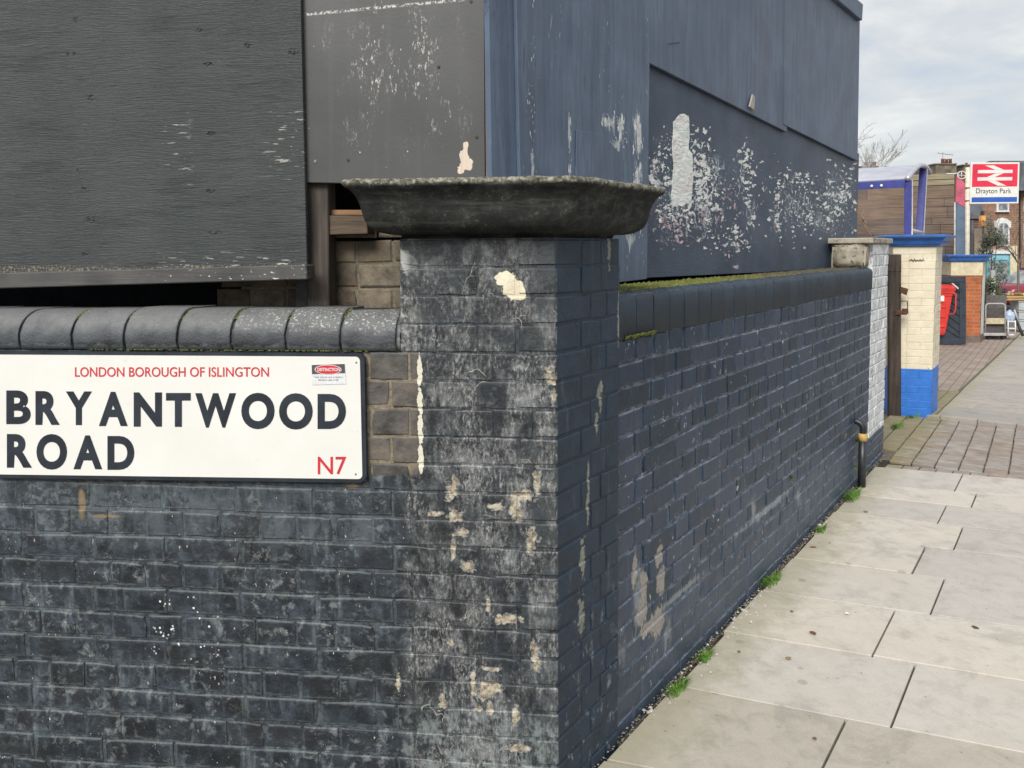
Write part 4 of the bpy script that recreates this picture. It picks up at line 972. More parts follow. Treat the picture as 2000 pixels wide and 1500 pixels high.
flakes('paper_flakes', [(1297, 340, 36, 80, 150, 0.4, 4, 1.2), (1370, 310, 26, 60, 110, 0.5, 5, 1.2), (1372, 370, 30, 60, 130, 0.4, 5, 1.2), (1395, 350, 36, 50, 60, 0.4, 2.5, 1), (1330, 415, 70, 40, 170, 0.4, 4, 1.1), (1275, 345, 10, 30, 14, 1, 6, 1), (1362, 345, 10, 30, 6, 4, 9, 1), (1380, 325, 8, 20, 4, 4, 8, 1), (1452, 305, 18, 50, 26, 0.8, 6, 1.2), (1470, 335, 30, 40, 30, 0.8, 5, 1.0), (1460, 380, 8, 70, 16, 1, 5, 2.0), (1492, 365, 10, 10, 4, 2, 5, 1), (1466, 438, 14, 16, 5, 2.5, 7, 1), (1519, 400, 8, 80, 40, 0.8, 5, 1.6),
    (1560, 410, 70, 80, 150, 0.5, 3, 1.0), (1560, 350, 60, 20, 60, 0.6, 4, 0.8), (1640, 375, 45, 70, 200, 0.5, 4, 1.0), (1610, 430, 80, 40, 130, 0.4, 2.6, 1), (1437, 440, 12, 30, 10, 1, 5, 1.5), (1450, 478, 24, 20, 24, 0.8, 4, 1), (1400, 470, 50, 40, 60, 0.5, 3, 1), (1300, 270, 40, 20, 20, 0.5, 2, 1)], PO, m_flake, 5)
flakes('pink_flakes', [(1318, 445, 34, 50, 70, 0.4, 4, 1.3), (1420, 385, 24, 40, 60, 0.4, 3, 1.2), (1425, 455, 24, 70, 34, 0.6, 4.5, 1.8), (1350, 430, 40, 40, 26, 0.4, 3, 1)], PO + 0.0004, m_flakep, 6)
flakes('paint_flakes', [(1246, 262, 9, 50, 26, 1, 6, 6), (1246, 350, 9, 60, 30, 1, 5.5, 6), (1213, 245, 10, 30, 16, 1, 4, 5), (1192, 235, 24, 16, 16, 0.8, 3, 3), (1208, 275, 22, 24, 18, 0.6, 2.4, 3), (1113, 270, 5, 60, 16, 0.7, 2.4, 6), (1113, 325, 4, 30, 8, 0.8, 3, 7), (1040, 200, 10, 200, 34, 0.5, 2, 6), (1225, 450, 18, 14, 12, 0.8, 3.5, 3), (1252, 440, 6, 60, 12, 0.7, 2.5, 6)], RB, m_flakew, 7)

# ------------------------------------------------------------------ street name sign
def sgn_mat():
    M = Mat('sign enamel white', 0.3, 0.5); p = M.pos(); c = M.ramp(M.noise(p, 5, 5, 0.6), [(0.3, (0.73, 0.72, 0.68)), (0.7, (0.79, 0.785, 0.745))])
    c = M.mix(M.math('MULTIPLY', M.step(M.noise(p, 60, 3), 0.66, 0.72), 0.12), c, (0.4, 0.38, 0.33)); M.color(c); return M.m
m_sgw = sgn_mat(); m_sgb = plain('sign black', (0.024, 0.031, 0.042), 0.4, 0.5, 0.2, 12, 0.05); m_sgr = plain('sign red', (0.62, 0.035, 0.05), 0.4, 0.5, 0.08, 12, 0.03)
SO = 0.016
sign = empty('street_name_sign', LW(LP(340, 930)[0], LP(340, 935)[1], SO), 'white street name sign BRYANTWOOD ROAD N7 with black rim on the brick wall', 'street sign')
def rrect(u0, u1, z0, z1, r, skew0, skew1):
    """rounded rectangle in wall coords with top and bottom slopes"""
    pts = []
    for cx, cz, a0 in ((u1 - r, z1 - r, 0), (u0 + r, z1 - r, 90), (u0 + r, z0 + r, 180), (u1 - r, z0 + r, 270)):
        for k in range(7):
            a = R(a0 + 15 * k); pts.append((cx + r * math.cos(a), cz + r * math.sin(a)))
    out = []
    for (u, z) in pts:
        f = (z - z0) / (z1 - z0); out.append((u, z + (u1 - u) * (skew1 * f + skew0 * (1 - f))))
    return out
def plate(name, parent, pts, off, th, mat, bev=0.0, W=LW):
    bm = bmesh.new(); f = [bm.verts.new(W(u, z, off)) for u, z in pts]; b = [bm.verts.new(W(u, z, off - th)) for u, z in pts]; n = len(pts)
    ft = bm.faces.new(f); bm.faces.new(b[::-1])
    for i in range(n): bm.faces.new((f[i], b[i], b[(i + 1) % n], f[(i + 1) % n]))
    if bev: bmesh.ops.bevel(bm, geom=list(ft.edges), offset=bev, segments=2, affect='EDGES')
    return put(name, bm_mesh(name, bm, mat), parent)
tl_, tr_, bl_, br_ = LP(-30, 686, SO), LP(711, 690, SO), LP(-30, 933, SO), LP(708, 943, SO)
s1 = (tl_[1] - tr_[1]) / (tr_[0] - tl_[0]); s0 = (bl_[1] - br_[1]) / (br_[0] - bl_[0])
plate('frame', sign, rrect(tl_[0], tr_[0], br_[1], tr_[1], 0.017, s0, s1), SO, 0.014, m_sgb, 0.003)
ei = 0.0115
plate('face', sign, rrect(tl_[0] + ei, tr_[0] - ei, br_[1] + ei * 0.9, tr_[1] - ei * 0.8, 0.012, s0, s1), SO + 0.0008, 0.002, m_sgw)
def text_mesh(txt, bold, name, mat):
    cu = bpy.data.curves.new(name, 'FONT'); cu.body = txt; cu.size = 1.0; cu.offset = bold; cu.resolution_u = 6; cu.fill_mode = 'FRONT'
    ob = bpy.data.objects.new('tmp_text', cu); COL.objects.link(ob)
    dg = bpy.context.evaluated_depsgraph_get(); me = bpy.data.meshes.new_from_object(ob.evaluated_get(dg))
    bpy.data.objects.remove(ob); bpy.data.curves.remove(cu)
    if 'T' in txt and txt.upper() == txt:          # the built-in T fills twice: rebuild it as one clean outline
        bm = bmesh.new(); bm.from_mesh(me); bmesh.ops.remove_doubles(bm, verts=bm.verts[:], dist=1e-5); seen = set(); isl = []
        for v in bm.verts:
            if v in seen: continue
            st_k = [v]; comp = []
            while st_k:
                w_ = st_k.pop()
                if w_ in seen: continue
                seen.add(w_); comp.append(w_); st_k += [e_.other_vert(w_) for e_ in w_.link_edges]
            isl.append([min(q.co.x for q in comp), max(q.co.x for q in comp), min(q.co.y for q in comp), max(q.co.y for q in comp), comp])
        isl.sort(key=lambda q: q[0] + q[1]); merged = []
        for q in isl:                               # pieces lying over each other belong to one glyph
            if merged and min(q[1], merged[-1][1]) - max(q[0], merged[-1][0]) > 0.5 * min(q[1] - q[0], merged[-1][1] - merged[-1][0]):
                m0 = merged[-1]; merged[-1] = [min(m0[0], q[0]), max(m0[1], q[1]), min(m0[2], q[2]), max(m0[3], q[3]), m0[4] + q[4]]
            else: merged.append(q)
        chars = [c_ for c_ in txt if c_ != ' ']
        if len(chars) == len(merged):
            for c_, (x0, x1, y0, y1, comp) in zip(chars, merged):
                if c_ != 'T': continue
                bmesh.ops.delete(bm, geom=comp, context='VERTS'); xm = (x0 + x1) / 2; hw = 0.055 + bold * 0.9; tb = 0.1 + bold * 1.7
                bm.faces.new([bm.verts.new(q) for q in ((xm - hw, y0, 0), (xm + hw, y0, 0), (xm + hw, y1 - tb, 0), (x1, y1 - tb, 0), (x1, y1, 0), (x0, y1, 0), (x0, y1 - tb, 0), (xm - hw, y1 - tb, 0))])
        bm.to_mesh(me); bm.free()
    me.name = name; me.materials.clear(); me.materials.append(mat); return me
def letter(parent, txt, q, off, bold, mat, name='letter', fn=LP, W=LW):
    """q: pixel corners (x0,y0top,x1,y1top, y0bot, y1bot) the glyphs fill"""
    x0, x1, yt, yb = q
    me = text_mesh(txt, bold, name, mat)
    xs = [v.co.x for v in me.vertices]; ys = [v.co.y for v in me.vertices]; ax, bx, ay, by = min(xs), max(xs), min(ys), max(ys)
    a = fn(x0, yb, off); b = fn(x1, yb, off); c = fn(x0, yt, off); d = fn(x1, yt, off)
    for v in me.vertices:
        fu = (v.co.x - ax) / (bx - ax); fv = (v.co.y - ay) / (by - ay)
        u = (a[0] * (1 - fu) + b[0] * fu) * (1 - fv) + (c[0] * (1 - fu) + d[0] * fu) * fv
        z = (a[1] * (1 - fu) + b[1] * fu) * (1 - fv) + (c[1] * (1 - fu) + d[1] * fu) * fv
        v.co = W(u, z, off)
    me.update()
    return put(name, me, parent)
def zx(v): return v / 2.6316
def zy(v): return 560 + v / 2.6316
for ch, a, b, t_, bt in (('B', 32, 157, 533, 706), ('R', 182, 307, 536, 710), ('Y', 338, 472, 538, 711), ('A', 508, 656, 540, 716), ('N', 687, 832, 543, 719), ('T', 853, 980, 546, 720), ('W', 1003, 1213, 547, 724), ('O', 1240, 1411, 545, 732), ('O', 1434, 1607, 547, 734), ('D', 1632, 1778, 551, 731),
                         ('R', 35, 164, 757, 930), ('O', 187, 344, 757, 940), ('A', 377, 525, 764, 938), ('D', 552, 690, 767, 941)):
    letter(sign, ch, (zx(a), zx(b), zy(t_), zy(bt)), SO + 0.0018, 0.036 if ch == 'B' else 0.042, m_sgb)
letter(sign, 'LONDON BOROUGH OF ISLINGTON', (zx(385), zx(1382), zy(413), zy(463)), SO + 0.0018, 0.008, m_sgr, 'small_lettering')
letter(sign, 'N7', (zx(1633), zx(1780), zy(874), zy(965)), SO + 0.0018, 0.006, m_sgr, 'small_lettering')
for sx, sy in ((696, 708), (695, 926)):
    u, z = LP(sx, sy, SO); bm = bmesh.new(); bmesh.ops.create_cone(bm, cap_ends=True, segments=12, radius1=0.003, radius2=0.0022, depth=0.0016); put('screw', bm_mesh('screw', bm, m_screw), sign, basis(LW(u, z, SO + 0.0015), uL, UZ, nL))
stk = empty('sticker', LW(*LP(643, 752, SO), SO + 0.002), 'small sticker with a red oval on black, top right corner of the street sign', 'sticker')
m_stw = plain('sticker white', (0.72, 0.73, 0.75), 0.35, 0.4, 0.04); m_stg = plain('sticker grey black', (0.09, 0.09, 0.095), 0.4, 0.4, 0.1)
plate('backing', stk, [LP(x, y, SO) for x, y in ((609.5, 712.5), (673.5, 710.5), (676.5, 749.5), (610.5, 751.5))], SO + 0.0022, 0.0006, m_stw)
plate('band', stk, [LP(x, y, SO) for x, y in ((609.5, 712.5), (673.5, 710.5), (674.5, 728.5), (610, 730.5))], SO + 0.0027, 0.0003, m_stg)
oc = LP(641.5, 721.5, SO); sx_ = LP(667, 721, SO)[0] - oc[0]; sz_ = oc[1] - LP(641, 730.3, SO)[1]
plate('oval', stk, [(oc[0] + sx_ * 1.03 * math.cos(R(a)), oc[1] + sz_ * 1.06 * math.sin(R(a))) for a in range(0, 360, 12)], SO + 0.0031, 0.0003, m_stw)
plate('oval', stk, [(oc[0] + sx_ * 0.97 * math.cos(R(a)), oc[1] + sz_ * 0.95 * math.sin(R(a))) for a in range(0, 360, 12)], SO + 0.0035, 0.0003, m_sgr)
letter(stk, 'DISTINCTION', (620, 664, 718.5, 725), SO + 0.004, 0.02, m_stw, 'small_lettering')
letter(stk, '"THIS WHITE LIKE A PEOPLE,', (613, 670, 735.5, 738.5), SO + 0.0027, 0.0, m_stg, 'small_lettering')
letter(stk, 'PEOPLE LIKE THIS"', (622, 662, 740.8, 743.8), SO + 0.0027, 0.0, m_stg, 'small_lettering')

# ------------------------------------------------------------------ pier top stones
def conc_mat():
    M = Mat('stained concrete', 0.9, 0.15); p = M.pos(); mid = M.noise(p, 12, 5, 0.7); c = M.ramp(mid, [(0.3, (0.13, 0.11, 0.08)), (0.5, (0.36, 0.32, 0.25)), (0.7, (0.46, 0.43, 0.36))])
    c = M.mix(M.math('MULTIPLY', M.step(M.noise(p, 30, 4), 0.58, 0.68), 0.8), c, (0.06, 0.055, 0.045)); M.color(c); M.bump(M.math('ADD', mid, M.noise(p, 90, 4)), 0.7, 0.008); return M.m
m_conc = conc_mat()
zq = ZC(16) + HR + 0.004
a = RP(1624, 500, -0.24)[0]
block = empty('concrete_block', RW((a + SE) / 2, zq, -0.12), 'stained cream concrete block sitting on the far end of the navy wall', 'block')
bm = bmesh.new(); bbox(bm, (a, -0.24, zq), (SE - 0.004, RO - 0.02, zq + 0.15))
bmesh.ops.bevel(bm, geom=bm.edges[:], offset=0.012, segments=2, affect='EDGES')
bmesh.ops.subdivide_edges(bm, edges=bm.edges[:], cuts=3, use_grid_fill=True)
for v in bm.verts: v.co += mnoise.noise_vector(v.co * 14) * 0.008
put('block', bm_mesh('block', bm, m_conc, True), block, basis(C, rD, mR, UZ))
bm = bmesh.new(); zt = RP(1705, 474, -0.02)[1]; bbox(bm, (SE - 0.1, -0.29, ZC(20) + 0.002), (SW + 0.05, 0.008, ZC(20) + 0.04)); bmesh.ops.bevel(bm, geom=bm.edges[:], offset=0.006, segments=1, affect='EDGES')
cs = put('cap_slab', bm_mesh('cap_slab', bm, m_conc), white, basis(C, rD, mR, UZ))
# dry weed stem on the block
m_stem = plain('dry stem', (0.25, 0.14, 0.1), 0.8, 0.1); m_leafdry = plain('dry leaf', (0.28, 0.25, 0.14), 0.8, 0.1)
wd = empty('dead_weed', at_depth(1706, 470, 5.4), 'dry weed stem leaning over the concrete block', 'weed')
pts = [at_depth(1712, 472, 5.4), at_depth(1695, 450, 5.42), at_depth(1682, 430, 5.45), at_depth(1673, 412, 5.5), at_depth(1670, 398, 5.55)]
tube_obj('stem', wd, pts, [0.004, 0.0035, 0.003, 0.0025, 0.002], m_stem, 5)
bm = bmesh.new()
for k in range(26):
    b = pts[0].lerp(pts[3], random.uniform(0.1, 0.9)); d = Vector((random.uniform(-1, 1), random.uniform(-1, 1), random.uniform(-0.2, 1))).normalized() * random.uniform(0.03, 0.08); s_ = d.cross(UZ).normalized() * 0.004
    bm.faces.new([bm.verts.new(v) for v in (b - s_, b + s_, b + d)])
put('leaves', bm_mesh('leaves', bm, m_leafdry), wd)

# ------------------------------------------------------------------ moss, grass, grit
def leaf_mat(name, a, b, rough=0.7):
    M = Mat(name, rough, 0.25); c = M.ramp(M.noise(M.pos(), 40, 3), [(0.3, a), (0.7, b)]); M.color(c)
    M.b.inputs['Subsurface Weight'].default_value = 0.0; return M.m
m_moss = leaf_mat('moss', (0.07, 0.09, 0.02), (0.2, 0.2, 0.045)); m_grass = leaf_mat('grass blades', (0.05, 0.13, 0.02), (0.15, 0.28, 0.04))
m_mossb = leaf_mat('brown moss', (0.06, 0.05, 0.03), (0.16, 0.13, 0.08))
def clumps(name, n, fn, mat, r0, r1):
    bm = bmesh.new()
    for i in range(n):
        p, r = fn(i); r *= random.uniform(r0, r1)
        vs_ = [bm.verts.new(p + Vector((math.cos(a) * r, math.sin(a) * r, 0)) * random.uniform(0.7, 1.2)) for a in [k * math.pi / 3 + random.uniform(-0.3, 0.3) for k in range(6)]]
        t_ = bm.verts.new(p + Vector((random.uniform(-0.3, 0.3) * r, random.uniform(-0.3, 0.3) * r, r * random.uniform(0.5, 1.1))))
        for k in range(6): bm.faces.new((vs_[k], vs_[(k + 1) % 6], t_))
    return bm_mesh(name, bm, mat, True)
zt = ZC(16) + HR
def mossp(i):
    s_ = SB + 0.02 + abs(random.gauss(0, 0.35)) * 2.2; 
    o = -random.uniform(0.1, 0.25) if random.random() < 0.8 else -random.uniform(0.05, 0.1)
    return RW(min(s_, SE - 0.1), zt - 0.001, o), 1.0
tag(put('moss', clumps('moss', 2600, mossp, m_moss, 0.003, 0.010)), 'green moss growing along the top of the navy wall', 'moss', kind='stuff')
def mossq(i): return RW(random.uniform(SB + 0.1, SE + 0.0), zt - 0.002, -random.uniform(0.06, 0.25)), 1.0
tag(put('dry_moss', clumps('dry_moss', 2600, mossq, m_mossb, 0.003, 0.009)), 'brown dry moss and grit along the navy wall top', 'moss', kind='stuff')
def mossl(i):
    k = random.randrange(1, 7); u = LP(cj[k], 640)[0] + random.gauss(0, 0.003); 
    if random.random() < 0.5: a_ = R(random.uniform(45, 92)); return LW(u, ZC(16) + 0.03 + (HL - 0.03) * math.sin(a_), -0.09 + 0.095 * math.cos(a_)), 0.5
    return LW(random.uniform(-1.3, -0.5), ZC(16) + 0.002, 0.004), 0.45
tag(put('joint_moss', clumps('joint_moss', 500, mossl, m_moss, 0.003, 0.008)), 'thin moss in the joints of the half round coping', 'moss', kind='stuff')
def mossw(i):
    a = RP(1225, 663, 0); b = RP(1285, 652, 0); f = random.random(); return RW(a[0] + (b[0] - a[0]) * f, ZC(16) + random.uniform(-0.004, 0.006) , RO + 0.002 + random.uniform(0, 0.006)), 0.8
tag(put('ledge_moss', clumps('ledge_moss', 260, mossw, m_moss, 0.003, 0.008)), 'moss tuft under the first coping bricks beside the pillar', 'moss', kind='stuff')
def tuft(px, py, n, h, spread, label):
    p0 = GP(px, py); bm = bmesh.new()
    for k in range(n):
        a = random.uniform(0, 2 * math.pi); r = min(abs(random.gauss(0, spread)), spread * 1.3)
        p = p0 + rD * (math.cos(a) * r * 1.6) + mR * (math.sin(a) * r * 0.55)
        d = Vector((math.cos(a), math.sin(a), 0)); hh = h * random.uniform(0.5, 1.15); w = random.uniform(0.0013, 0.0028); ln = hh * random.uniform(0.35, 1.1)
        sd_ = d.cross(UZ) * w; rowp = None
        for q in range(4):
            f = q / 3; c_ = p + d * (ln * f * f) + UZ * (hh * (f - 0.35 * f * f * random.uniform(0.6, 1.3)))
            cur = [bm.verts.new(c_ - sd_ * (1 - f * 0.9)), bm.verts.new(c_ + sd_ * (1 - f * 0.9))]
            if rowp: bm.faces.new((rowp[0], rowp[1], cur[1], cur[0]))
            rowp = cur
    return tag(put('grass_tuft', bm_mesh('grass_tuft', bm, m_grass)), label, 'grass', 'grass tufts at the foot of the navy wall')
tuft(1322, 1350, 150, 0.045, 0.028, 'grass tuft at the wall foot nearest the camera')
tuft(1376, 1288, 110, 0.045, 0.022, 'small spiky grass tuft, second from the corner pillar')
tuft(1506, 1138, 190, 0.05, 0.04, 'bushy grass tuft halfway along the navy wall foot')
tuft(1602, 1038, 90, 0.05, 0.03, 'sparse grass tuft, fourth from the corner pillar')
tuft(1664, 973, 200, 0.07, 0.05, 'broad grass tuft at the foot of the black pipe')
tuft(1752, 835, 160, 0.06, 0.06, 'low weeds at the foot of the dark gate post')
tuft(1783, 816, 90, 0.05, 0.07, 'thin weeds along the base of the blue and cream pillar')
m_grit = plain('grit', (0.26, 0.225, 0.17), 0.95, 0.1, 0.4, 60, 0.3); m_peb = plain('pale pebbles', (0.5, 0.47, 0.42), 0.8, 0.2, 0.3, 60, 0.2)
def gritp(i):
    return RW(random.uniform(-0.2, SW), -0.002 + random.uniform(0, 0.004), RO + abs(random.gauss(0.004, 0.013)) + 0.004), 1.0
tag(put('grit', clumps('grit', 1500, gritp, m_grit, 0.001, 0.004)), 'dark grit gathered between wall foot and paving', 'grit', kind='stuff')
def pebp(i):
    return RW(random.choice((0.62, 0.98, 1.4, 1.55, 2.6)) + random.gauss(0, 0.12), 0.0, RO + abs(random.gauss(0.03, 0.025)) + 0.006), 1.0
tag(put('pebbles', clumps('pebbles', 150, pebp, m_peb, 0.003, 0.008)), 'pale pebbles and litter along the wall foot', 'pebbles', kind='stuff')
for (x, y, sz) in ((1588, 1070, 0.012),):
    p = GP(x, y); bm = bmesh.new(); bmesh.ops.create_icosphere(bm, subdivisions=2, radius=sz, matrix=Matrix.Translation(p + UZ * 0.003) @ Matrix.Diagonal((1.5, 0.8, 0.35, 1)))
    tag(put('fallen_leaf', bm_mesh('fallen_leaf', bm, plain('dead leaf', (0.16, 0.07, 0.03), 0.8), True)), 'curled brown leaf lying on the paving by the wall', 'leaf')
# small weeds growing out of the wall joints
def sprig(px, py, label, n=12, l=0.03):
    s_, z = RP(px, py, RO); p = RW(s_, z, RO); bm = bmesh.new()
    for k in range(n):
        d = (mR * random.uniform(0.2, 1) + rD * random.uniform(-0.8, 0.8) + UZ * random.uniform(-0.5, 1)).normalized() * l * random.uniform(0.5, 1.2); w = d.cross(UZ).normalized() * l * 0.16; m_ = p + d * 0.55
        bm.faces.new([bm.verts.new(v) for v in (p, m_ - w, p + d, m_ + w)])
    tag(put('wall_weed', bm_mesh('wall_weed', bm, m_grass)), label, 'weed', 'weeds rooted in the wall joints')
sprig(1672, 863, 'leafy weed in the wall joint left of the yellow pipe band', 16, 0.045)
sprig(1668, 912, 'small weed in the wall joint halfway down the black pipe')
sprig(1544, 935, 'weed low in the wall joint left of the black pipe', 10, 0.03)

# ------------------------------------------------------------------ black pipe with yellow band
m_blk = plain('black plastic pipe', (0.02, 0.022, 0.026), 0.4, 0.5, 0.2, 20, 0.1); m_yel = plain('yellow tape', (0.46, 0.31, 0.09), 0.5, 0.4)
s0_ = RP(1684, 900, 0.035)[0]; zb_ = 0.0; zt1 = RP(1683, 862, 0.035)[1]; zt2 = RP(1681, 832, 0.035)[1]
pipe = empty('pipe', RW(s0_, 0, 0.035), 'short black pipe with a yellow band standing against the navy wall', 'pipe')
tube_obj('tube', pipe, [RW(s0_, zb_ - 0.02, 0.035), RW(s0_, zt1, 0.035)], 0.024, m_blk, 16)
tube_obj('band', pipe, [RW(s0_, zt1 - 0.002, 0.035), RW(s0_, zt1 + 0.045, 0.035)], 0.0265, m_yel, 16)
hz = []; rr_ = []
for k in range(19):
    f = k / 18; ang = R(max(0, (f - 0.62) / 0.38) * 95)
    if f < 0.62: p = RW(s0_, zt1 + 0.045 + f * (zt2 - zt1 - 0.06), 0.035)
    else: p = RW(s0_ - 0.0, zt1 + 0.045 + 0.62 * (zt2 - zt1 - 0.06) + 0.045 * math.sin(ang), 0.035 - 0.05 * (1 - math.cos(ang)))
    hz.append(p); rr_.append(0.0205 if k % 2 else 0.0165)
tube_obj('ribbed_elbow', pipe, hz, rr_, m_blk, 12)

# ------------------------------------------------------------------ gate post, cream and blue pillar
def cream_mat(name, mortar=False):
    M = Mat(name, 0.5, 0.45); p = M.pos(); mid = M.noise(p, 9, 5, 0.65); z = M.frame(rD, C)[2]
    c = M.ramp(mid, [(0.3, (0.64, 0.57, 0.42)), (0.7, (0.78, 0.71, 0.56))])
    dirt = M.math('MULTIPLY', M.step(M.noise(p, 55, 4, 0.7), 0.62, 0.7), M.step(M.noise(p, 5, 2), 0.55, 0.65)); c = M.mix(dirt, c, (0.1, 0.09, 0.08))
    b = M.ramp(mid, [(0.3, (0.025, 0.14, 0.5)), (0.7, (0.04, 0.2, 0.64))])
    if mortar: c = M.mix(0.35, c, (0.45, 0.38, 0.26))
    c = M.mix(M.step(z, CPZ + 0.004, CPZ - 0.004), c, b); M.color(c); M.bump(M.math('ADD', mid, M.noise(p, 100, 3)), 0.3, 0.003); return M.m
K = GP(1818, 812)                       # street-side foot of the pillar corner
dK = (K - EYE).dot(c_f)
def KP(px, py):                         # pixel on the pillar's front plane
    return hit(px, py, K, fN)
fD = Vector((-0.955, 0.297, 0)).normalized(); fN = Vector((-0.297, -0.955, 0)).normalized()
CPZ = KP(1800, 721).z; PT = KP(1800, 482).z
PWID = (KP(1738, 700) - K).dot(fD); PSID = 0.42
m_cream = cream_mat('cream and blue gloss paint'); m_creamj = cream_mat('cream and blue painted joint', True); m_blue = plain('blue gloss', (0.03, 0.14, 0.47), 0.35, 0.5, 0.15, 10, 0.1)
gp = empty('gate_pillar', K, 'cream painted brick gate pillar with blue base and blue cap', 'pillar')
Kf = Vector((K.x, K.y, 0))
def isx(p1, n1, p2, n2):
    b1 = n1.dot(p1); b2 = n2.dot(p2); det = n1.x * n2.y - n1.y * n2.x
    return Vector(((b1 * n2.y - n1.y * b2) / det, (n1.x * b2 - b1 * n2.x) / det, 0))
sN = mR
def kfoot(o):
    e = [(Kf + fD * (PWID + o), fD), (Kf + fN * o, fN), (Kf + sN * o, sN), (Kf + rD * (PSID + o), rD)]
    a = isx(*e[0], *e[1]); b = isx(*e[1], *e[2]); c = isx(*e[2], *e[3]); d = isx(*e[3], *e[0])
    return [d, a, b, c]
bm = bmesh.new(); prism(bm, kfoot(-0.0025), K.z - 0.1, PT); put('mortar', bm_mesh('mortar', bm, m_creamj), gp)
nr = 23; rh = (PT - K.z) / nr
for r in range(nr):
    z0 = K.z + r * rh; js = [0.0, 0.11, 0.22, PWID] if r % 2 else [0.0, 0.225, PWID]
    for a, b in zip(js[:-1], js[1:]):
        brick(gp, m_cream, Kf + fD * 0.0, -fD, fN, -b, -a, z0, z0 + rh, 0.0, 0.004, 'brick', random, 0.0025)
    js = [0.0, 0.225, PSID] if r % 2 else [0.0, 0.11, 0.22, 0.33, PSID]
    for a, b in zip(js[:-1], js[1:]):
        brick(gp, m_cream, Kf, rD, sN, a, b, z0, z0 + rh, 0.0, 0.004, 'brick', random, 0.0025)
def cap_sweep(name, parent, foot_fn, prof, mat, smooth=True):
    bm = bmesh.new(); rows = [[bm.verts.new((p.x, p.y, z)) for p in foot_fn(o)] for o, z in prof]; n = len(rows[0])
    for a, b in zip(rows[:-1], rows[1:]):
        for i in range(n): bm.faces.new((a[i], a[(i + 1) % n], b[(i + 1) % n], b[i]))
    bm.faces.new(rows[-1]); bm.faces.new(rows[0][::-1])
    return put(name, bm_mesh(name, bm, mat), parent)
cap_sweep('cap', gp, kfoot, [(0.0, PT), (0.012, PT + 0.004), (0.03, PT + 0.012), (0.045, PT + 0.03), (0.055, PT + 0.055), (0.075, PT + 0.078), (0.1, PT + 0.09), (0.102, PT + 0.106), (0.08, PT + 0.112)], m_blue)
# scribbled tag on the pillar
bm = bmesh.new(); m_ink = plain('marker ink', (0.02, 0.02, 0.025), 0.5)
sc_ = [(1776, 509), (1780, 506), (1783, 511), (1786, 505), (1788, 511), (1791, 507), (1794, 510), (1797, 506), (1799, 510), (1804, 505)]
for a, b in zip(sc_[:-1], sc_[1:]): tube(bm, [KP(*a) + fN * 0.006, KP(*b) + fN * 0.006], 0.0022, 4)
tube(bm, [KP(1775, 508) + fN * 0.0065, KP(1806, 509) + fN * 0.0065], 0.0016, 4)
put('scribble', bm_mesh('scribble', bm, m_ink), gp)
# dark timber gate post just before it
gpost = empty('gate_post', on_ground(KP(1748, 815) + fN * 0.12), 'dark stained timber gate post with iron latch beside the cream pillar', 'post')
m_gpost = rawwood_mat('creosoted post', (0.028, 0.022, 0.02), (0.09, 0.07, 0.058), (40, 40, 3))
def PP(px, py, o=0.12): return hit(px, py, K + fN * o, fN)
def pbox(name, parent, x0, x1, y0, y1, o, th, mat, bev=0.004):
    a = PP(x0, y1, o); b = PP(x1, y1, o); c = PP(x1, y0, o); d = PP(x0, y0, o); bm = bmesh.new()
    f = [bm.verts.new(v) for v in (a, b, c, d)]; g = [bm.verts.new(v - fN * th) for v in (a, b, c, d)]
    bm.faces.new(f); bm.faces.new(g[::-1])
    for i in range(4): bm.faces.new((f[i], g[i], g[(i + 1) % 4], f[(i + 1) % 4]))
    if bev: bmesh.ops.bevel(bm, geom=bm.edges[:], offset=bev, segments=1, affect='EDGES')
    return put(name, bm_mesh(name, bm, mat), parent)
pbox('post', gpost, 1737, 1760, 530, 822, 0.12, 0.11, m_gpost); pbox('post_head', gpost, 1736, 1760.5, 497, 531, 0.124, 0.115, m_gpost)
m_rust = plain('rusty iron', (0.1, 0.05, 0.03), 0.8, 0.3, 0.3, 40, 0.4)
pbox('latch_plate', gpost, 1748, 1772, 606, 615, 0.135, 0.012, m_rust, 0.001)
tube_obj('latch_hoop', gpost, [PP(1760, 588, 0.13), PP(1772, 588, 0.13), PP(1773, 612, 0.13), PP(1762, 613, 0.13)], 0.006, m_rust, 6)
pbox('latch_block', gpost, 1763, 1773, 603, 613, 0.14, 0.03, m_rust, 0.002)
bm = bmesh.new(); q = [PP(1759, 560, 0.14), PP(1774, 564, 0.14), PP(1771, 577, 0.14), PP(1759, 572, 0.14)]
f = [bm.verts.new(v) for v in q]; g = [bm.verts.new(v - fN * 0.03) for v in q]; bm.faces.new(f); bm.faces.new(g[::-1])
for i in range(4): bm.faces.new((f[i], g[i], g[(i + 1) % 4], f[(i + 1) % 4]))
put('latch_arm', bm_mesh('latch_arm', bm, m_rust), gpost)
# narrow dark gate leaf folded back behind the white pier
gl = empty('folded_gate', RW(SW + 0.08, gz(RW(SW + 0.08, 0)), -0.3), 'narrow dark gate leaf folded back behind the white brick end', 'gate')
for k in range(3):
    box_obj('board', gl, (SW + 0.03 + k * 0.1, -0.32, 0.06), (SW + 0.125 + k * 0.1, -0.295, 1.38), basis(C, rD, mR, UZ), m_gpost, 0.003)
box_obj('hinge_strap', gl, (SW + 0.02, -0.294, 0.25), (SW + 0.3, -0.288, 0.29), basis(C, rD, mR, UZ), m_rust, 0.001)

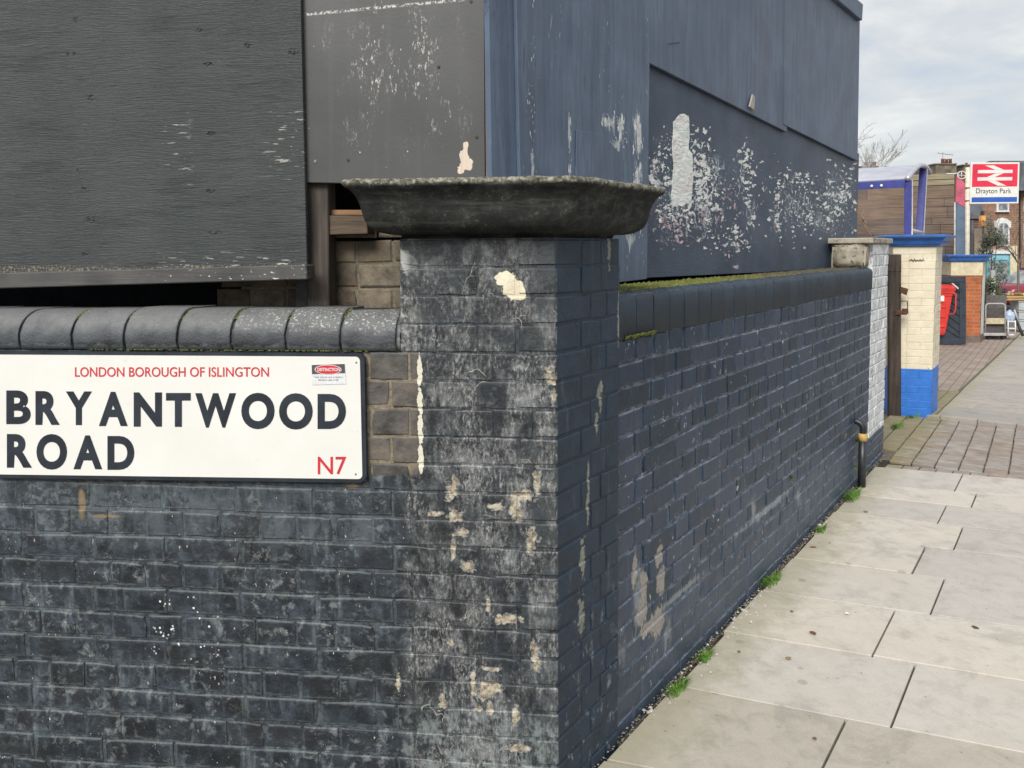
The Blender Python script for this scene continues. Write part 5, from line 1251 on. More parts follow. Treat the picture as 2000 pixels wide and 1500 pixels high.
# ------------------------------------------------------------------ station forecourt
class Pl:
    """upright plane through ground point g facing n; pixel -> point helper"""
    def __init__(s, g, n): s.g = g; s.n = n.normalized(); s.x = Vector((-s.n.y, s.n.x, 0)).normalized()
    def P(s, px, py, o=0.0): return hit(px, py, s.g + s.n * o, s.n)
    def quad(s, name, parent, pts, o, th, mat, bev=0.0):
        q = [s.P(x, y, o) for x, y in pts]; bm = bmesh.new(); n = len(q)
        f = [bm.verts.new(v) for v in q]; g = [bm.verts.new(v - s.n * th) for v in q]
        bm.faces.new(f); bm.faces.new(g[::-1])
        for i in range(n): bm.faces.new((f[i], g[i], g[(i + 1) % n], f[(i + 1) % n]))
        if bev: bmesh.ops.bevel(bm, geom=bm.edges[:], offset=bev, segments=1, affect='EDGES')
        return put(name, bm_mesh(name, bm, mat), parent)
    def rect(s, name, parent, x0, x1, y0, y1, o, th, mat, bev=0.0): return s.quad(name, parent, [(x0, y1), (x1, y1), (x1, y0), (x0, y0)], o, th, mat, bev)
def brick_tex(name, c1, c2, mo, ex, W=0.225, H=0.075, msz=0.008):
    M = Mat(name, 0.85, 0.2); v = M.frame(ex, C)[0]; br = M.n('ShaderNodeTexBrick'); M.set(br.inputs['Vector'], v); br.inputs['Scale'].default_value = 1.0
    br.inputs['Brick Width'].default_value = W; br.inputs['Row Height'].default_value = H; br.inputs['Mortar Size'].default_value = msz
    for k_, c_ in (('Color1', c1), ('Color2', c2), ('Mortar', mo)): br.inputs[k_].default_value = (*c_, 1)
    c = M.mix(1.0, br.outputs['Color'], M.ramp(M.noise(M.pos(), 3.0, 5, 0.65), [(0.3, (0.7, 0.7, 0.7)), (0.7, (1.3, 1.25, 1.2))]), 'MULTIPLY'); M.color(c); M.bump(br.outputs['Fac'], -0.4, 0.006); return M.m
m_creamp = plain('cream paint', (0.62, 0.55, 0.38), 0.5, 0.4, 0.12, 6, 0.1); m_whitep = plain('white paint', (0.68, 0.68, 0.66), 0.5, 0.4, 0.12, 6, 0.1)
fpl = Pl(GP(1913, 668), Vector((-0.25, -0.97, 0)))
far = empty('gate_pillar', fpl.g, 'far gate pillar of orange brick with cream top and blue cap', 'pillar')
m_orange = brick_tex('orange brick', (0.42, 0.13, 0.045), (0.36, 0.1, 0.04), (0.3, 0.2, 0.14), fpl.x)
G2 = Vector((fpl.g.x, fpl.g.y, 0)); W2 = (fpl.P(1856, 600) - fpl.g).dot(-fpl.x); d2 = Vector((0.6, 0.8, 0)); d2.normalize(); d2n = Vector((d2.y, -d2.x, 0))
def f2(o):
    e = [(G2 - fpl.x * (W2 + o), -fpl.x), (G2 + fpl.n * o, fpl.n), (G2 + d2n * o, d2n), (G2 + d2 * (0.55 + o), d2)]
    return [isx(*e[3], *e[0]), isx(*e[0], *e[1]), isx(*e[1], *e[2]), isx(*e[2], *e[3])]
zA, zB, zC2 = fpl.g.z - 0.1, fpl.P(1900, 538).z, fpl.P(1900, 512).z
bm = bmesh.new(); prism(bm, f2(0.0), zA, zB); put('brick_shaft', bm_mesh('brick_shaft', bm, m_orange), far)
bm = bmesh.new(); prism(bm, f2(0.012), zB, zC2); put('cream_head', bm_mesh('cream_head', bm, m_creamp), far)
bm = bmesh.new(); prism(bm, f2(0.006), zA, fpl.P(1900, 655).z); put('plinth', bm_mesh('plinth', bm, plain('blue brick plinth', (0.17, 0.13, 0.11), 0.8)), far)
cap_sweep('cap', far, f2, [(0.01, zC2), (0.03, zC2 + 0.01), (0.06, zC2 + 0.035), (0.08, zC2 + 0.09), (0.115, zC2 + 0.12), (0.118, zC2 + 0.145), (0.09, zC2 + 0.15)], m_blue)
bm = bmesh.new(); a = f2(0.008); b = f2(0.014); zz0 = fpl.P(1900, 600).z
prism(bm, [a[2].lerp(a[3], 0.08), b[2].lerp(b[3], 0.08), b[2].lerp(b[3], 0.95), a[2].lerp(a[3], 0.95)], zA + 0.25, zB - 0.002); put('white_panel', bm_mesh('white_panel', bm, m_whitep), far)
# dark boarded gate leaf
m_gate = plain('dark blue grey gate paint', (0.033, 0.042, 0.058), 0.45, 0.45, 0.15, 8, 0.1)
gpl = Pl(GP(1886, 674), Vector((-0.2, -0.98, 0)))
gt = empty('gate', gpl.g, 'dark open gate leaf with slanting boards against the orange pillar', 'gate')
gpl.rect('backing', gt, 1826, 1886, 541, 671, -0.03, 0.02, m_gate)
gpl.rect('rail', gt, 1826, 1886.5, 540, 551, 0.0, 0.05, m_gate, 0.004); gpl.rect('rail', gt, 1826, 1886.5, 660, 673, 0.0, 0.05, m_gate, 0.004); gpl.rect('stile', gt, 1874, 1887, 551.3, 659.7, 0.0, 0.05, m_gate, 0.004)
for k in range(-2, 8):
    y = 556 + k * 15.5
    q = [(1826, y - 32), (1873.7, y + 2), (1873.7, y + 15), (1826, y - 19)]
    q = [(x, min(max(yy, 551.5), 659.5)) for x, yy in q]
    if abs(q[1][1] - q[2][1]) > 1 : gpl.quad('board', gt, q, -0.012, 0.018, m_gate, 0.003)
gpl.quad('handle', gt, [(1858, 553), (1862, 553.5), (1873, 563), (1871, 565)], 0.05, 0.03, m_whitep, 0.004)
bpl = Pl(GP(1840, 668) + Vector((0, 1.6, 0)), Vector((0, -1, 0)))
bb_ = empty('blue_fascia', bpl.P(1840, 541), 'short blue fascia beam above the dark gate', 'beam'); bpl.rect('beam', bb_, 1800, 1859, 530.5, 541.5, 0, 0.12, m_blue, 0.01); bpl.rect('capping', bb_, 1800, 1860, 528.8, 530.3, 0.02, 0.16, m_whitep, 0.002)

# red wheeled bin
m_red = plain('red plastic', (0.62, 0.045, 0.035), 0.42, 0.45, 0.12, 5, 0.05); m_grey = plain('grey caster', (0.4, 0.4, 0.38), 0.5, 0.4); m_rub = plain('rubber', (0.02, 0.02, 0.02), 0.8)
bp = GP(1836, 673); bx_ = Vector((0.98, -0.2, 0)).normalized(); by_ = Vector((0.2, 0.98, 0)).normalized(); sB = 1480.0 / (bp - EYE).dot(c_f)
B = basis(bp, bx_ * 0.98, by_, UZ * 1.08)
binn = empty('wheeled_bin', bp, 'red wheeled waste bin behind the cream gate pillar', 'bin')
bm = bmesh.new(); ring = []
for (z, xr, xl, y0, y1) in ((0.17, 0.07, -1.0, 0.0, 0.62), (0.2, 0.085, -1.02, -0.02, 0.64), (0.55, 0.13, -1.06, -0.06, 0.7), (0.9, 0.165, -1.1, -0.1, 0.74), (0.93, 0.2, -1.13, -0.13, 0.78), (0.985, 0.2, -1.13, -0.13, 0.78)):
    ring.append([bm.verts.new((x, y, z)) for x, y in ((xl, y0), (xr, y0), (xr, y1), (xl, y1))])
for a, b in zip(ring[:-1], ring[1:]):
    for i in range(4): bm.faces.new((a[i], a[(i + 1) % 4], b[(i + 1) % 4], b[i]))
bm.faces.new(ring[0][::-1]); bm.faces.new(ring[-1]); bmesh.ops.bevel(bm, geom=bm.edges[:], offset=0.018, segments=2, affect='EDGES')
put('body', bm_mesh('body', bm, m_red), binn, B)
for z, y in ((0.32, -0.045), (0.5, -0.062), (0.68, -0.082)):
    box_obj('rib', binn, (-0.98, y - 0.008, z), (0.06, y + 0.02, z + 0.03), B, m_red, 0.006)
bm = bmesh.new(); N = 10
sec = [(0.8 * k / N - 0.12, 0.99 + 0.13 * math.sin(math.pi * (0.12 + 0.76 * k / N))) for k in range(N + 1)]
fr = [[bm.verts.new((x, y * 1.08, z)) for y, z in sec] + [bm.verts.new((x, sec[-1][0], 0.985)), bm.verts.new((x, sec[0][0], 0.985))] for x in (-1.14, 0.21)]
n = len(fr[0])
for i in range(n): bm.faces.new((fr[0][i], fr[0][(i + 1) % n], fr[1][(i + 1) % n], fr[1][i]))
bm.faces.new(fr[0][::-1]); bm.faces.new(fr[1]); put('lid', bm_mesh('lid', bm, m_red), binn, B)
bm = bmesh.new(); tube(bm, [B @ Vector(v) for v in ((0.14, -0.12, 0.95), (0.21, -0.14, 0.93), (0.215, -0.14, 0.66), (0.19, -0.13, 0.58), (0.11, -0.08, 0.56))], 0.014, 6); put('handle', bm_mesh('handle', bm, m_red, True), binn)
box_obj('label', binn, (-0.13, -0.115, 0.8), (0.01, -0.108, 0.9), B, m_whitep)
for x in (0.0, -0.9):
    for y in (0.08, 0.55):
        bm = bmesh.new(); bmesh.ops.create_cone(bm, cap_ends=True, segments=18, radius1=0.08, radius2=0.08, depth=0.04, matrix=Matrix.Translation((x - 0.03, y, 0.08)) @ Matrix.Rotation(R(90), 4, 'Y')); wh = put('wheel', bm_mesh('wheel', bm, m_rub, False), binn, B)
        box_obj('fork', wh, (x - 0.065, y - 0.03, 0.07), (x + 0.005, y + 0.03, 0.175), B, m_grey, 0.008)

# ------------------------------------------------------------------ canopy
def roof_mat():
    M = Mat('grey polycarbonate', 0.25, 0.5); c = M.ramp(M.noise(M.pos(), 4, 4), [(0.3, (0.36, 0.37, 0.43)), (0.7, (0.47, 0.48, 0.54))]); M.color(c); M.b.inputs['Transmission Weight'].default_value = 0.0; return M.m
m_poly = roof_mat(); m_navy = plain('royal blue steel', (0.045, 0.055, 0.26), 0.4, 0.5, 0.15, 5, 0.05); m_alu = plain('pale aluminium', (0.5, 0.5, 0.56), 0.35, 0.5, 0.08, metal=0.4)
cA = at_depth(1768, 351, 12.5); ax = -mR; 
can = empty('canopy', on_ground(cA), 'blue steel canopy with arched grey roof in the station forecourt', 'canopy')
SP = 2.35; N = 14
def arch(k, dr=0.0):
    f = k / N; ang = math.pi * (0.06 + 0.62 * f); r_ = 1.32 + dr
    return Vector((0, 0, 0)) + rD * (SP * f * 0.98) + UZ * (0.37 * (math.sin(math.pi * (0.02 + 0.68 * f)) - math.sin(math.pi * 0.02)) * (1 + dr))
bm = bmesh.new()
for (e0) in (0,):
    A = [[bm.verts.new(cA + arch(k) + ax * x + UZ * dz) for k in range(N + 1)] for x, dz in ((0, 0), (4.5, 0), (4.5, 0.03), (0, 0.03))]
for i in range(4):
    for k in range(N): bm.faces.new((A[i][k], A[i][k + 1], A[(i + 1) % 4][k + 1], A[(i + 1) % 4][k]))
bm.faces.new([A[i][0] for i in range(4)]); bm.faces.new([A[i][N] for i in range(4)][::-1]); put('roof_sheet', bm_mesh('roof_sheet', bm, m_poly, True), can)
bm = bmesh.new(); tube(bm, [cA + arch(k) + UZ * 0.015 - ax * 0.03 for k in range(N + 1)], 0.045, 8); put('edge_trim', bm_mesh('edge_trim', bm, m_alu, True), can)
bm = bmesh.new(); Mx = basis(cA + UZ * -0.075, ax, rD, UZ); bbox(bm, (0, -0.03, -0.05), (4.5, 0.03, 0.07), Mx); put('eaves_beam', bm_mesh('eaves_beam', bm, m_navy), can)
for x in (0.35, 0.5):
    bm = bmesh.new(); bmesh.ops.create_uvsphere(bm, u_segments=8, v_segments=6, radius=0.025); put('bolt', bm_mesh('bolt', bm, m_whitep, True), can, Matrix.Translation(cA + ax * x - rD * 0.04 - UZ * 0.08))
def ppost(name, a, b, w):
    bm = bmesh.new(); d = (b - a).normalized(); x_ = (ax - d * ax.dot(d)).normalized(); y_ = d.cross(x_)
    va = [bm.verts.new(p + x_ * sx * w + y_ * sy * w) for p in (a, b) for sx, sy in ((-1, -1), (1, -1), (1, 1), (-1, 1))]
    bm.faces.new(va[0:4][::-1]); bm.faces.new(va[4:8])
    for i in range(4): bm.faces.new((va[i], va[(i + 1) % 4], va[4 + (i + 1) % 4], va[4 + i]))
    bmesh.ops.bevel(bm, geom=bm.edges[:], offset=0.008, segments=1, affect='EDGES'); put(name, bm_mesh(name, bm, m_navy), can)
pa = at_depth(1774, 352, 12.55); pb = on_ground(at_depth(1778, 470, 12.55)); ppost('post', pb, pa, 0.05)
tube_obj('post_trim', can, [pb + mR * 0.062, pa + mR * 0.062], 0.009, m_alu, 6)
pa = at_depth(1803, 330, 13.9); pb2 = at_depth(1796, 452, 13.6); pb2 = pa + (pb2 - pa) * ((on_ground(pa).z - pa.z) / (pb2 - pa).z); ppost('post', pb2, pa, 0.055)
tube_obj('post_trim', can, [pb2 + mR * 0.068, pa + mR * 0.068], 0.009, m_alu, 6)
qa = at_depth(1779, 450, 12.7); qb = at_depth(1801, 455, 13.5); tube_obj('cross_rail', can, [qa, qb], 0.035, m_alu, 8)

# ------------------------------------------------------------------ timber clad building
tpl = Pl(GP(1800, 655) + Vector((0.8, 2.6, 0)), Vector((-0.12, -1, 0))); tpl.g.z = gz(tpl.g)
tb = empty('timber_building', tpl.g, 'low building clad in weathered brown horizontal boards behind the canopy', 'building')
def clad_mat(name, a, b):
    M = Mat(name, 0.85, 0.2); p = M.pos(); g = M.noise(M.scale(p, (1.5, 1.5, 45)), 1.0, 5, 0.65); n = M.noise(p, 1.3, 4); rnd = M.rnd()
    c = M.ramp(M.math('ADD', M.math('MULTIPLY', g, 0.6), M.math('MULTIPLY', n, 0.4)), [(0.32, a), (0.66, b)]); c = M.hsv(c, M.math('ADD', 0.49, M.math('MULTIPLY', rnd, 0.02)), M.math('ADD', 0.7, M.math('MULTIPLY', rnd, 0.5)), M.math('ADD', 0.75, M.math('MULTIPLY', rnd, 0.5))); M.color(c); M.bump(g, 0.5, 0.01); return M.m
m_clad = clad_mat('weathered cladding', (0.08, 0.06, 0.05), (0.22, 0.165, 0.135)); m_fasc = clad_mat('pale fascia timber', (0.2, 0.17, 0.11), (0.38, 0.33, 0.22))
tpl.rect('wall', tb, 1560, 1864, 342, 680, -0.04, 1.5, m_dark)
tpl.quad('fascia', tb, [(1560, 352), (1864, 338), (1864, 349), (1560, 362)], 0.03, 0.05, m_fasc, 0.004); tpl.quad('fascia', tb, [(1560, 363), (1864, 350), (1864, 360), (1560, 374)], 0.015, 0.05, m_fasc, 0.004)
y = 361.0; k = 0
while y < 660:
    h = (25, 17, 22, 13, 19, 24)[k % 6]; sl = (486 - y) / 1500.0
    xm = random.uniform(1690, 1850)
    for xa, xb in ((1560, xm), (xm + 0.6, 1864)):
        tpl.quad('board', tb, [(xa, y + 0.7 - (xa - 1864) * sl * 0.35), (xb, y + 0.7 - (xb - 1864) * sl * 0.35), (xb, y + h - (xb - 1864) * sl * 0.35), (xa, y + h - (xa - 1864) * sl * 0.35)], random.uniform(-0.005, 0.005), 0.03, m_clad, 0.004)
    y += h; k += 1
tpl.rect('corner_strip', tb, 1864.2, 1866.2, 395, 680, 0.03, 0.06, m_whitep)

# ------------------------------------------------------------------ totem and station sign on its pole
m_slate = plain('slate blue panel', (0.1, 0.15, 0.21), 0.45, 0.4, 0.12, 4, 0.05); m_pink = plain('faded red panel', (0.5, 0.1, 0.16), 0.5, 0.4, 0.15, 5, 0.05)
xpl = Pl(GP(1880, 662) + Vector((0.2, 0.9, 0)), Vector((-0.55, -0.83, 0))); xpl.g.z = gz(xpl.g)
tot = empty('totem_sign', xpl.g, 'tall slate blue totem with faded red head beside the station sign pole', 'sign')
xpl.quad('panel', tot, [(1867, 660), (1886, 660), (1884.5, 402), (1867, 392)], 0.0, 0.08, m_slate, 0.006); xpl.quad('red_head', tot, [(1866, 394), (1884.5, 405.5), (1884.5, 358), (1868, 343)], 0.012, 0.1, m_pink, 0.006)
npl = Pl(GP(1890, 660) + Vector((0.25, 1.0, 0)), Vector((-0.06, -1, 0))); npl.g.z = gz(npl.g)
st = empty('station_sign', npl.g, 'red and white double arrow station sign reading Drayton Park on a cream pole', 'sign')
tube_obj('pole', st, [npl.P(1887, 668), npl.P(1890.5, 327)], 0.05, plain('cream pole', (0.62, 0.57, 0.47), 0.5, 0.4, 0.12, 8, 0.05), 14)
m_clamp = plain('rusty clamp', (0.3, 0.16, 0.1), 0.7)
for y in (367, 392): tube_obj('clamp', st, [npl.P(1889.3, y + 1.3), npl.P(1889.4, y - 1.3)], 0.056, m_clamp, 14)
m_nrred = plain('sign red enamel', (0.7, 0.03, 0.07), 0.35, 0.5, 0.06, 3, 0.02); m_nrblue = plain('sign blue enamel', (0.03, 0.1, 0.42), 0.35, 0.5, 0.1, 3, 0.02); m_nrw = plain('sign cream white', (0.72, 0.72, 0.68), 0.35, 0.5, 0.05, 3, 0.02)
npl.quad('panel', st, [(1894.5, 398.5), (1989.5, 397.5), (1991.8, 316.8), (1896.5, 317.5)], 0.09, 0.05, m_nrw, 0.006)
npl.quad('red_field', st, [(1898.2, 365), (1986.8, 364), (1988.5, 320), (1899.8, 320.6)], 0.093, 0.002, m_nrred)
npl.quad('blue_band', st, [(1897.5, 395), (1986.2, 394.2), (1986.6, 384.6), (1897.9, 385.4)], 0.093, 0.002, m_nrblue)
def ZZ(v): return [(1840 + x / 10.0, 280 + y / 10.0) for x, y in v]
for q in ([(697, 585), (1375, 578), (1380, 516), (700, 522)], [(690, 730), (1368, 722), (1372, 657), (693, 663)], [(838, 432), (1010, 430), (1205, 515.5), (1045, 517)], [(1050, 586), (1200, 584), (1030, 657.5), (878, 659.5)], [(885, 730.5), (1042, 729), (1255, 826), (1095, 828)]):
    npl.quad('arrow_bar', st, ZZ(q), 0.0955, 0.002, m_nrw)
def NPuz(px, py, off):
    p = npl.P(px, py, off); return ((p - npl.g).dot(npl.x), p.z)
def NPW(u, z, off): return Vector((npl.g.x, npl.g.y, 0)) + npl.x * u + npl.n * off + UZ * z
letter(st, 'Drayton Park', (1906.5, 1975.5, 368, 380.5), 0.0945, 0.0, m_sgb, 'small_lettering', NPuz, NPW)
# thin lamp hoop on the totem
lp_ = empty('lamp_bracket', npl.P(1878, 345, 0.0), 'thin white hoop bracket beside the top of the sign pole', 'bracket')
tube_obj('hoop', lp_, [npl.P(1878.5 + 8 * math.cos(R(a)), 342 - 7.5 * math.sin(R(a))) for a in range(0, 361, 20)], 0.012, m_whitep, 6)
tube_obj('arm', lp_, [npl.P(1848, 339), npl.P(1862, 339.5), npl.P(1871, 338)], 0.013, m_whitep, 6)
tube_obj('stay', lp_, [npl.P(1878, 334.6), npl.P(1878, 349.5)], 0.009, m_whitep, 6); tube_obj('stay', lp_, [npl.P(1870.6, 342), npl.P(1889, 343)], 0.009, m_whitep, 6)

# ------------------------------------------------------------------ goods by the far pillar
tr = empty('platform_trolley', GP(1945, 663), 'upright folded platform trolley with grey tube handle by the orange pillar', 'trolley')
vpl = Pl(GP(1945, 662), Vector((-0.1, -1, 0)))
m_tube = plain('grey enamel tube', (0.42, 0.41, 0.4), 0.4, 0.5, 0.1); m_deck = plain('dark rubber deck', (0.09, 0.082, 0.08), 0.8, 0.2)
hp = [(1924.5, 652), (1925, 602)] + [(1931 - 6 * math.cos(R(a)), 600 - 7 * math.sin(R(a))) for a in (0, 30, 60, 90)] + [(1957 + 6.5 * math.sin(R(a)), 600 - 7 * math.cos(R(a))) for a in (0, 30, 60, 90)] + [(1963, 652)]
tube_obj('handle', tr, [vpl.P(x, y, 0.1) for x, y in hp], 0.017, m_tube, 8)
vpl.rect('deck', tr, 1926.5, 1962, 601, 650, 0.06, 0.05, m_deck, 0.008); vpl.rect('wooden_slat', tr, 1925.5, 1962, 621.5, 633, 0.13, 0.025, plain('pale plank', (0.5, 0.44, 0.28), 0.7), 0.003)
vpl.rect('base', tr, 1921.5, 1965, 650.5, 656, 0.12, 0.25, m_tube, 0.006)
for x in (1929, 1957):
    bm = bmesh.new(); p = vpl.P(x, 659.5, 0.05); bmesh.ops.create_cone(bm, cap_ends=True, segments=14, radius1=0.04, radius2=0.04, depth=0.03, matrix=Matrix.Translation(p) @ Matrix.Rotation(R(90), 4, 'Y')); put('caster', bm_mesh('caster', bm, m_rub), tr)
bdp = empty('dark_board', vpl.P(1945, 662, -0.25), 'dark grey board standing behind the platform trolley', 'board'); vpl.rect('sheet', bdp, 1926, 1966, 577, 661, -0.22, 0.03, plain('grey brown board', (0.12, 0.11, 0.1), 0.7), 0.004)
c1 = empty('white_rack', GP(1978, 658), 'small white metal rack with a blue bag beside the trolley', 'rack'); m_wm = m_whitep
for x in (1969, 1983): 
    for o in (0.0, -0.3): tube_obj('leg', c1, [vpl.P(x, 656, o), vpl.P(x, 626, o)], 0.014, m_wm, 6)
for y in (627, 641, 653): vpl.rect('shelf', c1, 1968.5, 1984, y, y + 2, 0.0, 0.3, m_wm)
bg_ = bmesh.new(); bmesh.ops.create_icosphere(bg_, subdivisions=3, radius=1.0)
pc = vpl.P(1972, 619, -0.1)
for v in bg_.verts: v.co = Vector((v.co.x * 0.11, v.co.y * 0.1, v.co.z * 0.15)) * (1 + 0.25 * mnoise.noise(v.co * 2.3)) + pc
tag(put('plastic_bag', bm_mesh('plastic_bag', bg_, plain('pale blue plastic', (0.42, 0.5, 0.66), 0.4), True)), 'pale blue plastic bag resting on the white rack', 'bag')
tb_ = empty('leaning_tube', vpl.P(1997, 658, -0.1), 'dark tube leaning between the white rack and the crates', 'tube'); tube_obj('tube', tb_, [vpl.P(1977, 606, -0.1), vpl.P(1998, 656, -0.1)], 0.03, plain('dark tube', (0.07, 0.08, 0.07), 0.5), 10); tube_obj('sleeve', tb_, [vpl.P(1981, 605, -0.02), vpl.P(1990, 630, -0.02)], 0.018, m_tube, 8)
kpl = Pl(GP(1995, 648), Vector((-0.1, -1, 0)))
m_crate = plain('pale grey crate', (0.42, 0.45, 0.46), 0.5, 0.4, 0.1); m_wc = rawwood_mat('fruit crate wood', (0.3, 0.2, 0.08), (0.55, 0.4, 0.2), (5, 5, 50))
for i, (y0, y1) in enumerate(((588, 606), (607, 624), (625, 645))):
    cr = empty('crate', kpl.P(2005, y1), ['top', 'middle', 'bottom'][i] + ' grey plastic crate of the stack at the right edge', 'crate', 'grey crates stacked beside the shop')
    kpl.rect('side', cr, 1990, 2040, y0, y1, 0.0, 0.4, m_crate, 0.006); kpl.rect('rim', cr, 1989, 2041, y0, y0 + 2.2, 0.02, 0.44, m_crate, 0.004)
fc_ = empty('fruit_crate', kpl.P(1990, 586), 'wooden fruit crate with produce on top of the grey crates', 'crate')
for y in (578, 583): kpl.rect('slat', fc_, 1966, 2030, y, y + 3.5, 0.05, 0.02, m_wc, 0.002)
kpl.rect('bottom', fc_, 1966, 2030, 585.5, 587, 0.04, 0.4, m_wc)
for i in range(14):
    bm = bmesh.new(); bmesh.ops.create_icosphere(bm, subdivisions=2, radius=random.uniform(0.035, 0.05)); p = kpl.P(1969 + i * 3.2, 575.5 - random.uniform(-1, 1.5), -random.uniform(0.02, 0.25))
    tag(put('fruit', bm_mesh('fruit', bm, [plain('yellow fruit', (0.55, 0.38, 0.08), 0.5), plain('brown fruit', (0.22, 0.12, 0.07), 0.6), plain('green fruit', (0.18, 0.24, 0.06), 0.5)][i % 3], True), None, Matrix.Translation(p)), ['yellow', 'brown', 'green'][i % 3] + ' piece of produce in the wooden fruit crate', 'fruit', ['yellow', 'brown', 'green'][i % 3] + ' produce in the fruit crate')
wp = empty('white_post', GP(1940, 655) + Vector((0.6, 1.2, 0)), 'weathered white timber post among the shrubs behind the trolley', 'post')
wpl = Pl(GP(1940, 655) + Vector((0.6, 1.2, 0)), Vector((-0.1, -1, 0))); wpl.rect('post', wp, 1936, 1944.5, 528, 655, 0, 0.08, clad_mat('whitened timber', (0.35, 0.37, 0.35), (0.6, 0.62, 0.6)), 0.005)

# ------------------------------------------------------------------ plants
def foliage(name, parent, cen, rad_, n, sz, mat, seed=0):
    rr = random.Random(seed); bm = bmesh.new()
    cl = [(cen + Vector((rr.uniform(-1, 1) * rad_.x, rr.uniform(-1, 1) * rad_.y, rr.uniform(-1, 1) * rad_.z)) * 0.8, rr.uniform(0.25, 0.5)) for k in range(14)]
    for k in range(n):
        c_, r_ = cl[rr.randrange(len(cl))]; v = Vector((rr.gauss(0, 1), rr.gauss(0, 1), rr.gauss(0, 1))); v = v.normalized() * (rr.random() ** 0.4) * r_
        p = c_ + Vector((v.x * rad_.x, v.y * rad_.y, v.z * rad_.z * 0.8)); d = Vector((rr.gauss(0, 1), rr.gauss(0, 1), rr.gauss(0, 1))).normalized() * sz * rr.uniform(0.6, 1.3); s_ = d.orthogonal().normalized() * sz * 0.35
        m_ = p + d * 0.5; bm.faces.new([bm.verts.new(q) for q in (p, m_ - s_, p + d, m_ + s_)])
    return put(name, bm_mesh(name, bm, mat), parent)
m_lf1 = leaf_mat('dark leaves', (0.025, 0.045, 0.02), (0.09, 0.12, 0.055)); m_lf2 = leaf_mat('grey green leaves', (0.07, 0.09, 0.06), (0.2, 0.23, 0.17)); m_bark = rawwood_mat('bark', (0.07, 0.06, 0.05), (0.2, 0.17, 0.14), (30, 30, 5))
def shrub(label, px, py0, py1, d, rx, n, sz, mat, seed):
    a = at_depth(px, py1, d); g = on_ground(a); b = at_depth(px, py0, d); h = b.z - a.z
    e_ = empty('shrub', g, label, 'shrub'); foliage('foliage', e_, (a + b) / 2, Vector((rx, rx, h / 2)), n, sz, mat, seed)
    for k in range(4): tube_obj('stem', e_, [g + Vector((random.uniform(-0.05, 0.05), 0, 0)), g.lerp((a + b) / 2, 0.6) + Vector((random.uniform(-0.1, 0.1), random.uniform(-0.1, 0.1), 0)), (a + b) / 2 + Vector((random.uniform(-rx, rx) * 0.5, random.uniform(-rx, rx) * 0.5, h * 0.2))], [0.02, 0.014, 0.006], m_bark, 5)
shrub('grey green climbing shrub left of the arched window', 1932, 425, 545, 19.0, 0.32, 1500, 0.06, m_lf2, 3)
shrub('dark green shrub behind the white timber post', 1930, 540, 640, 17.5, 0.28, 1300, 0.06, m_lf1, 4)
shrub('dark purple green bush in front of the turquoise shop', 1950, 530, 590, 20.0, 0.24, 550, 0.05, leaf_mat('purple leaves', (0.03, 0.025, 0.035), (0.1, 0.08, 0.1)), 5)
RMIN = 0.008; DMAX = 5
def branchy(bm, p, d, l, r, depth, rr):
    n = 4; pts = [p]; rs = [r]
    for k in range(n):
        d = (d + Vector((rr.gauss(0, 0.13), rr.gauss(0, 0.13), rr.gauss(0.03, 0.1)))).normalized(); p = p + d * (l / n); pts.append(p); rs.append(max(r * (1 - 0.45 * (k + 1) / n), RMIN))
    tube(bm, pts, rs, 5 if depth < 2 else 4, False)
    if depth >= DMAX: return
    for k in range(2):
        i = rr.randrange(1, n + 1); a = Vector((rr.gauss(0, 1), rr.gauss(0, 1), rr.gauss(0.25, 0.7))).normalized()
        branchy(bm, pts[i], (d + a * 0.75).normalized(), l * rr.uniform(0.6, 0.82), rs[i] * 0.62, depth + 1, rr)
    branchy(bm, pts[-1], d, l * 0.75, rs[-1] * 0.9, depth + 1, rr)
bt = at_depth(1650, 480, 32); g = on_ground(bt)
e_ = empty('bare_tree', g, 'bare winter tree whose twigs show beside the navy hoarding', 'tree')
tube_obj('trunk', e_, [g, g + UZ * 2.6, g + UZ * 3.6], [0.16, 0.12, 0.1], m_bark, 10)
bm = bmesh.new(); rr = random.Random(12)
for k, dv in enumerate(((0.25, -0.1, 1), (-0.5, 0.1, 0.9), (0.45, 0, 0.6))):
    branchy(bm, g + UZ * (3.4 + 0.25 * k), Vector(dv).normalized(), 1.35, 0.06, 0, rr)
put('crown', bm_mesh('crown', bm, plain('pale twigs', (0.42, 0.41, 0.4), 0.8)), e_)
RMIN = 0.005; DMAX = 5; g = GP(1988, 640); e_ = empty('young_tree', g, 'young bare street tree forking at the right edge by the crates', 'tree')
tube_obj('trunk', e_, [g, at_depth(1989, 515, (g - EYE).dot(c_f))], [0.035, 0.028], m_bark, 8)
bm = bmesh.new(); p0 = at_depth(1989, 515, (g - EYE).dot(c_f))
for dv in ((-0.5, 0, 1), (0.45, 0.1, 1), (-0.15, 0.2, 1), (0.1, -0.2, 1)): branchy(bm, p0, Vector(dv).normalized(), 0.55, 0.017, 2, rr)
put('crown', bm_mesh('crown', bm, m_bark), e_)

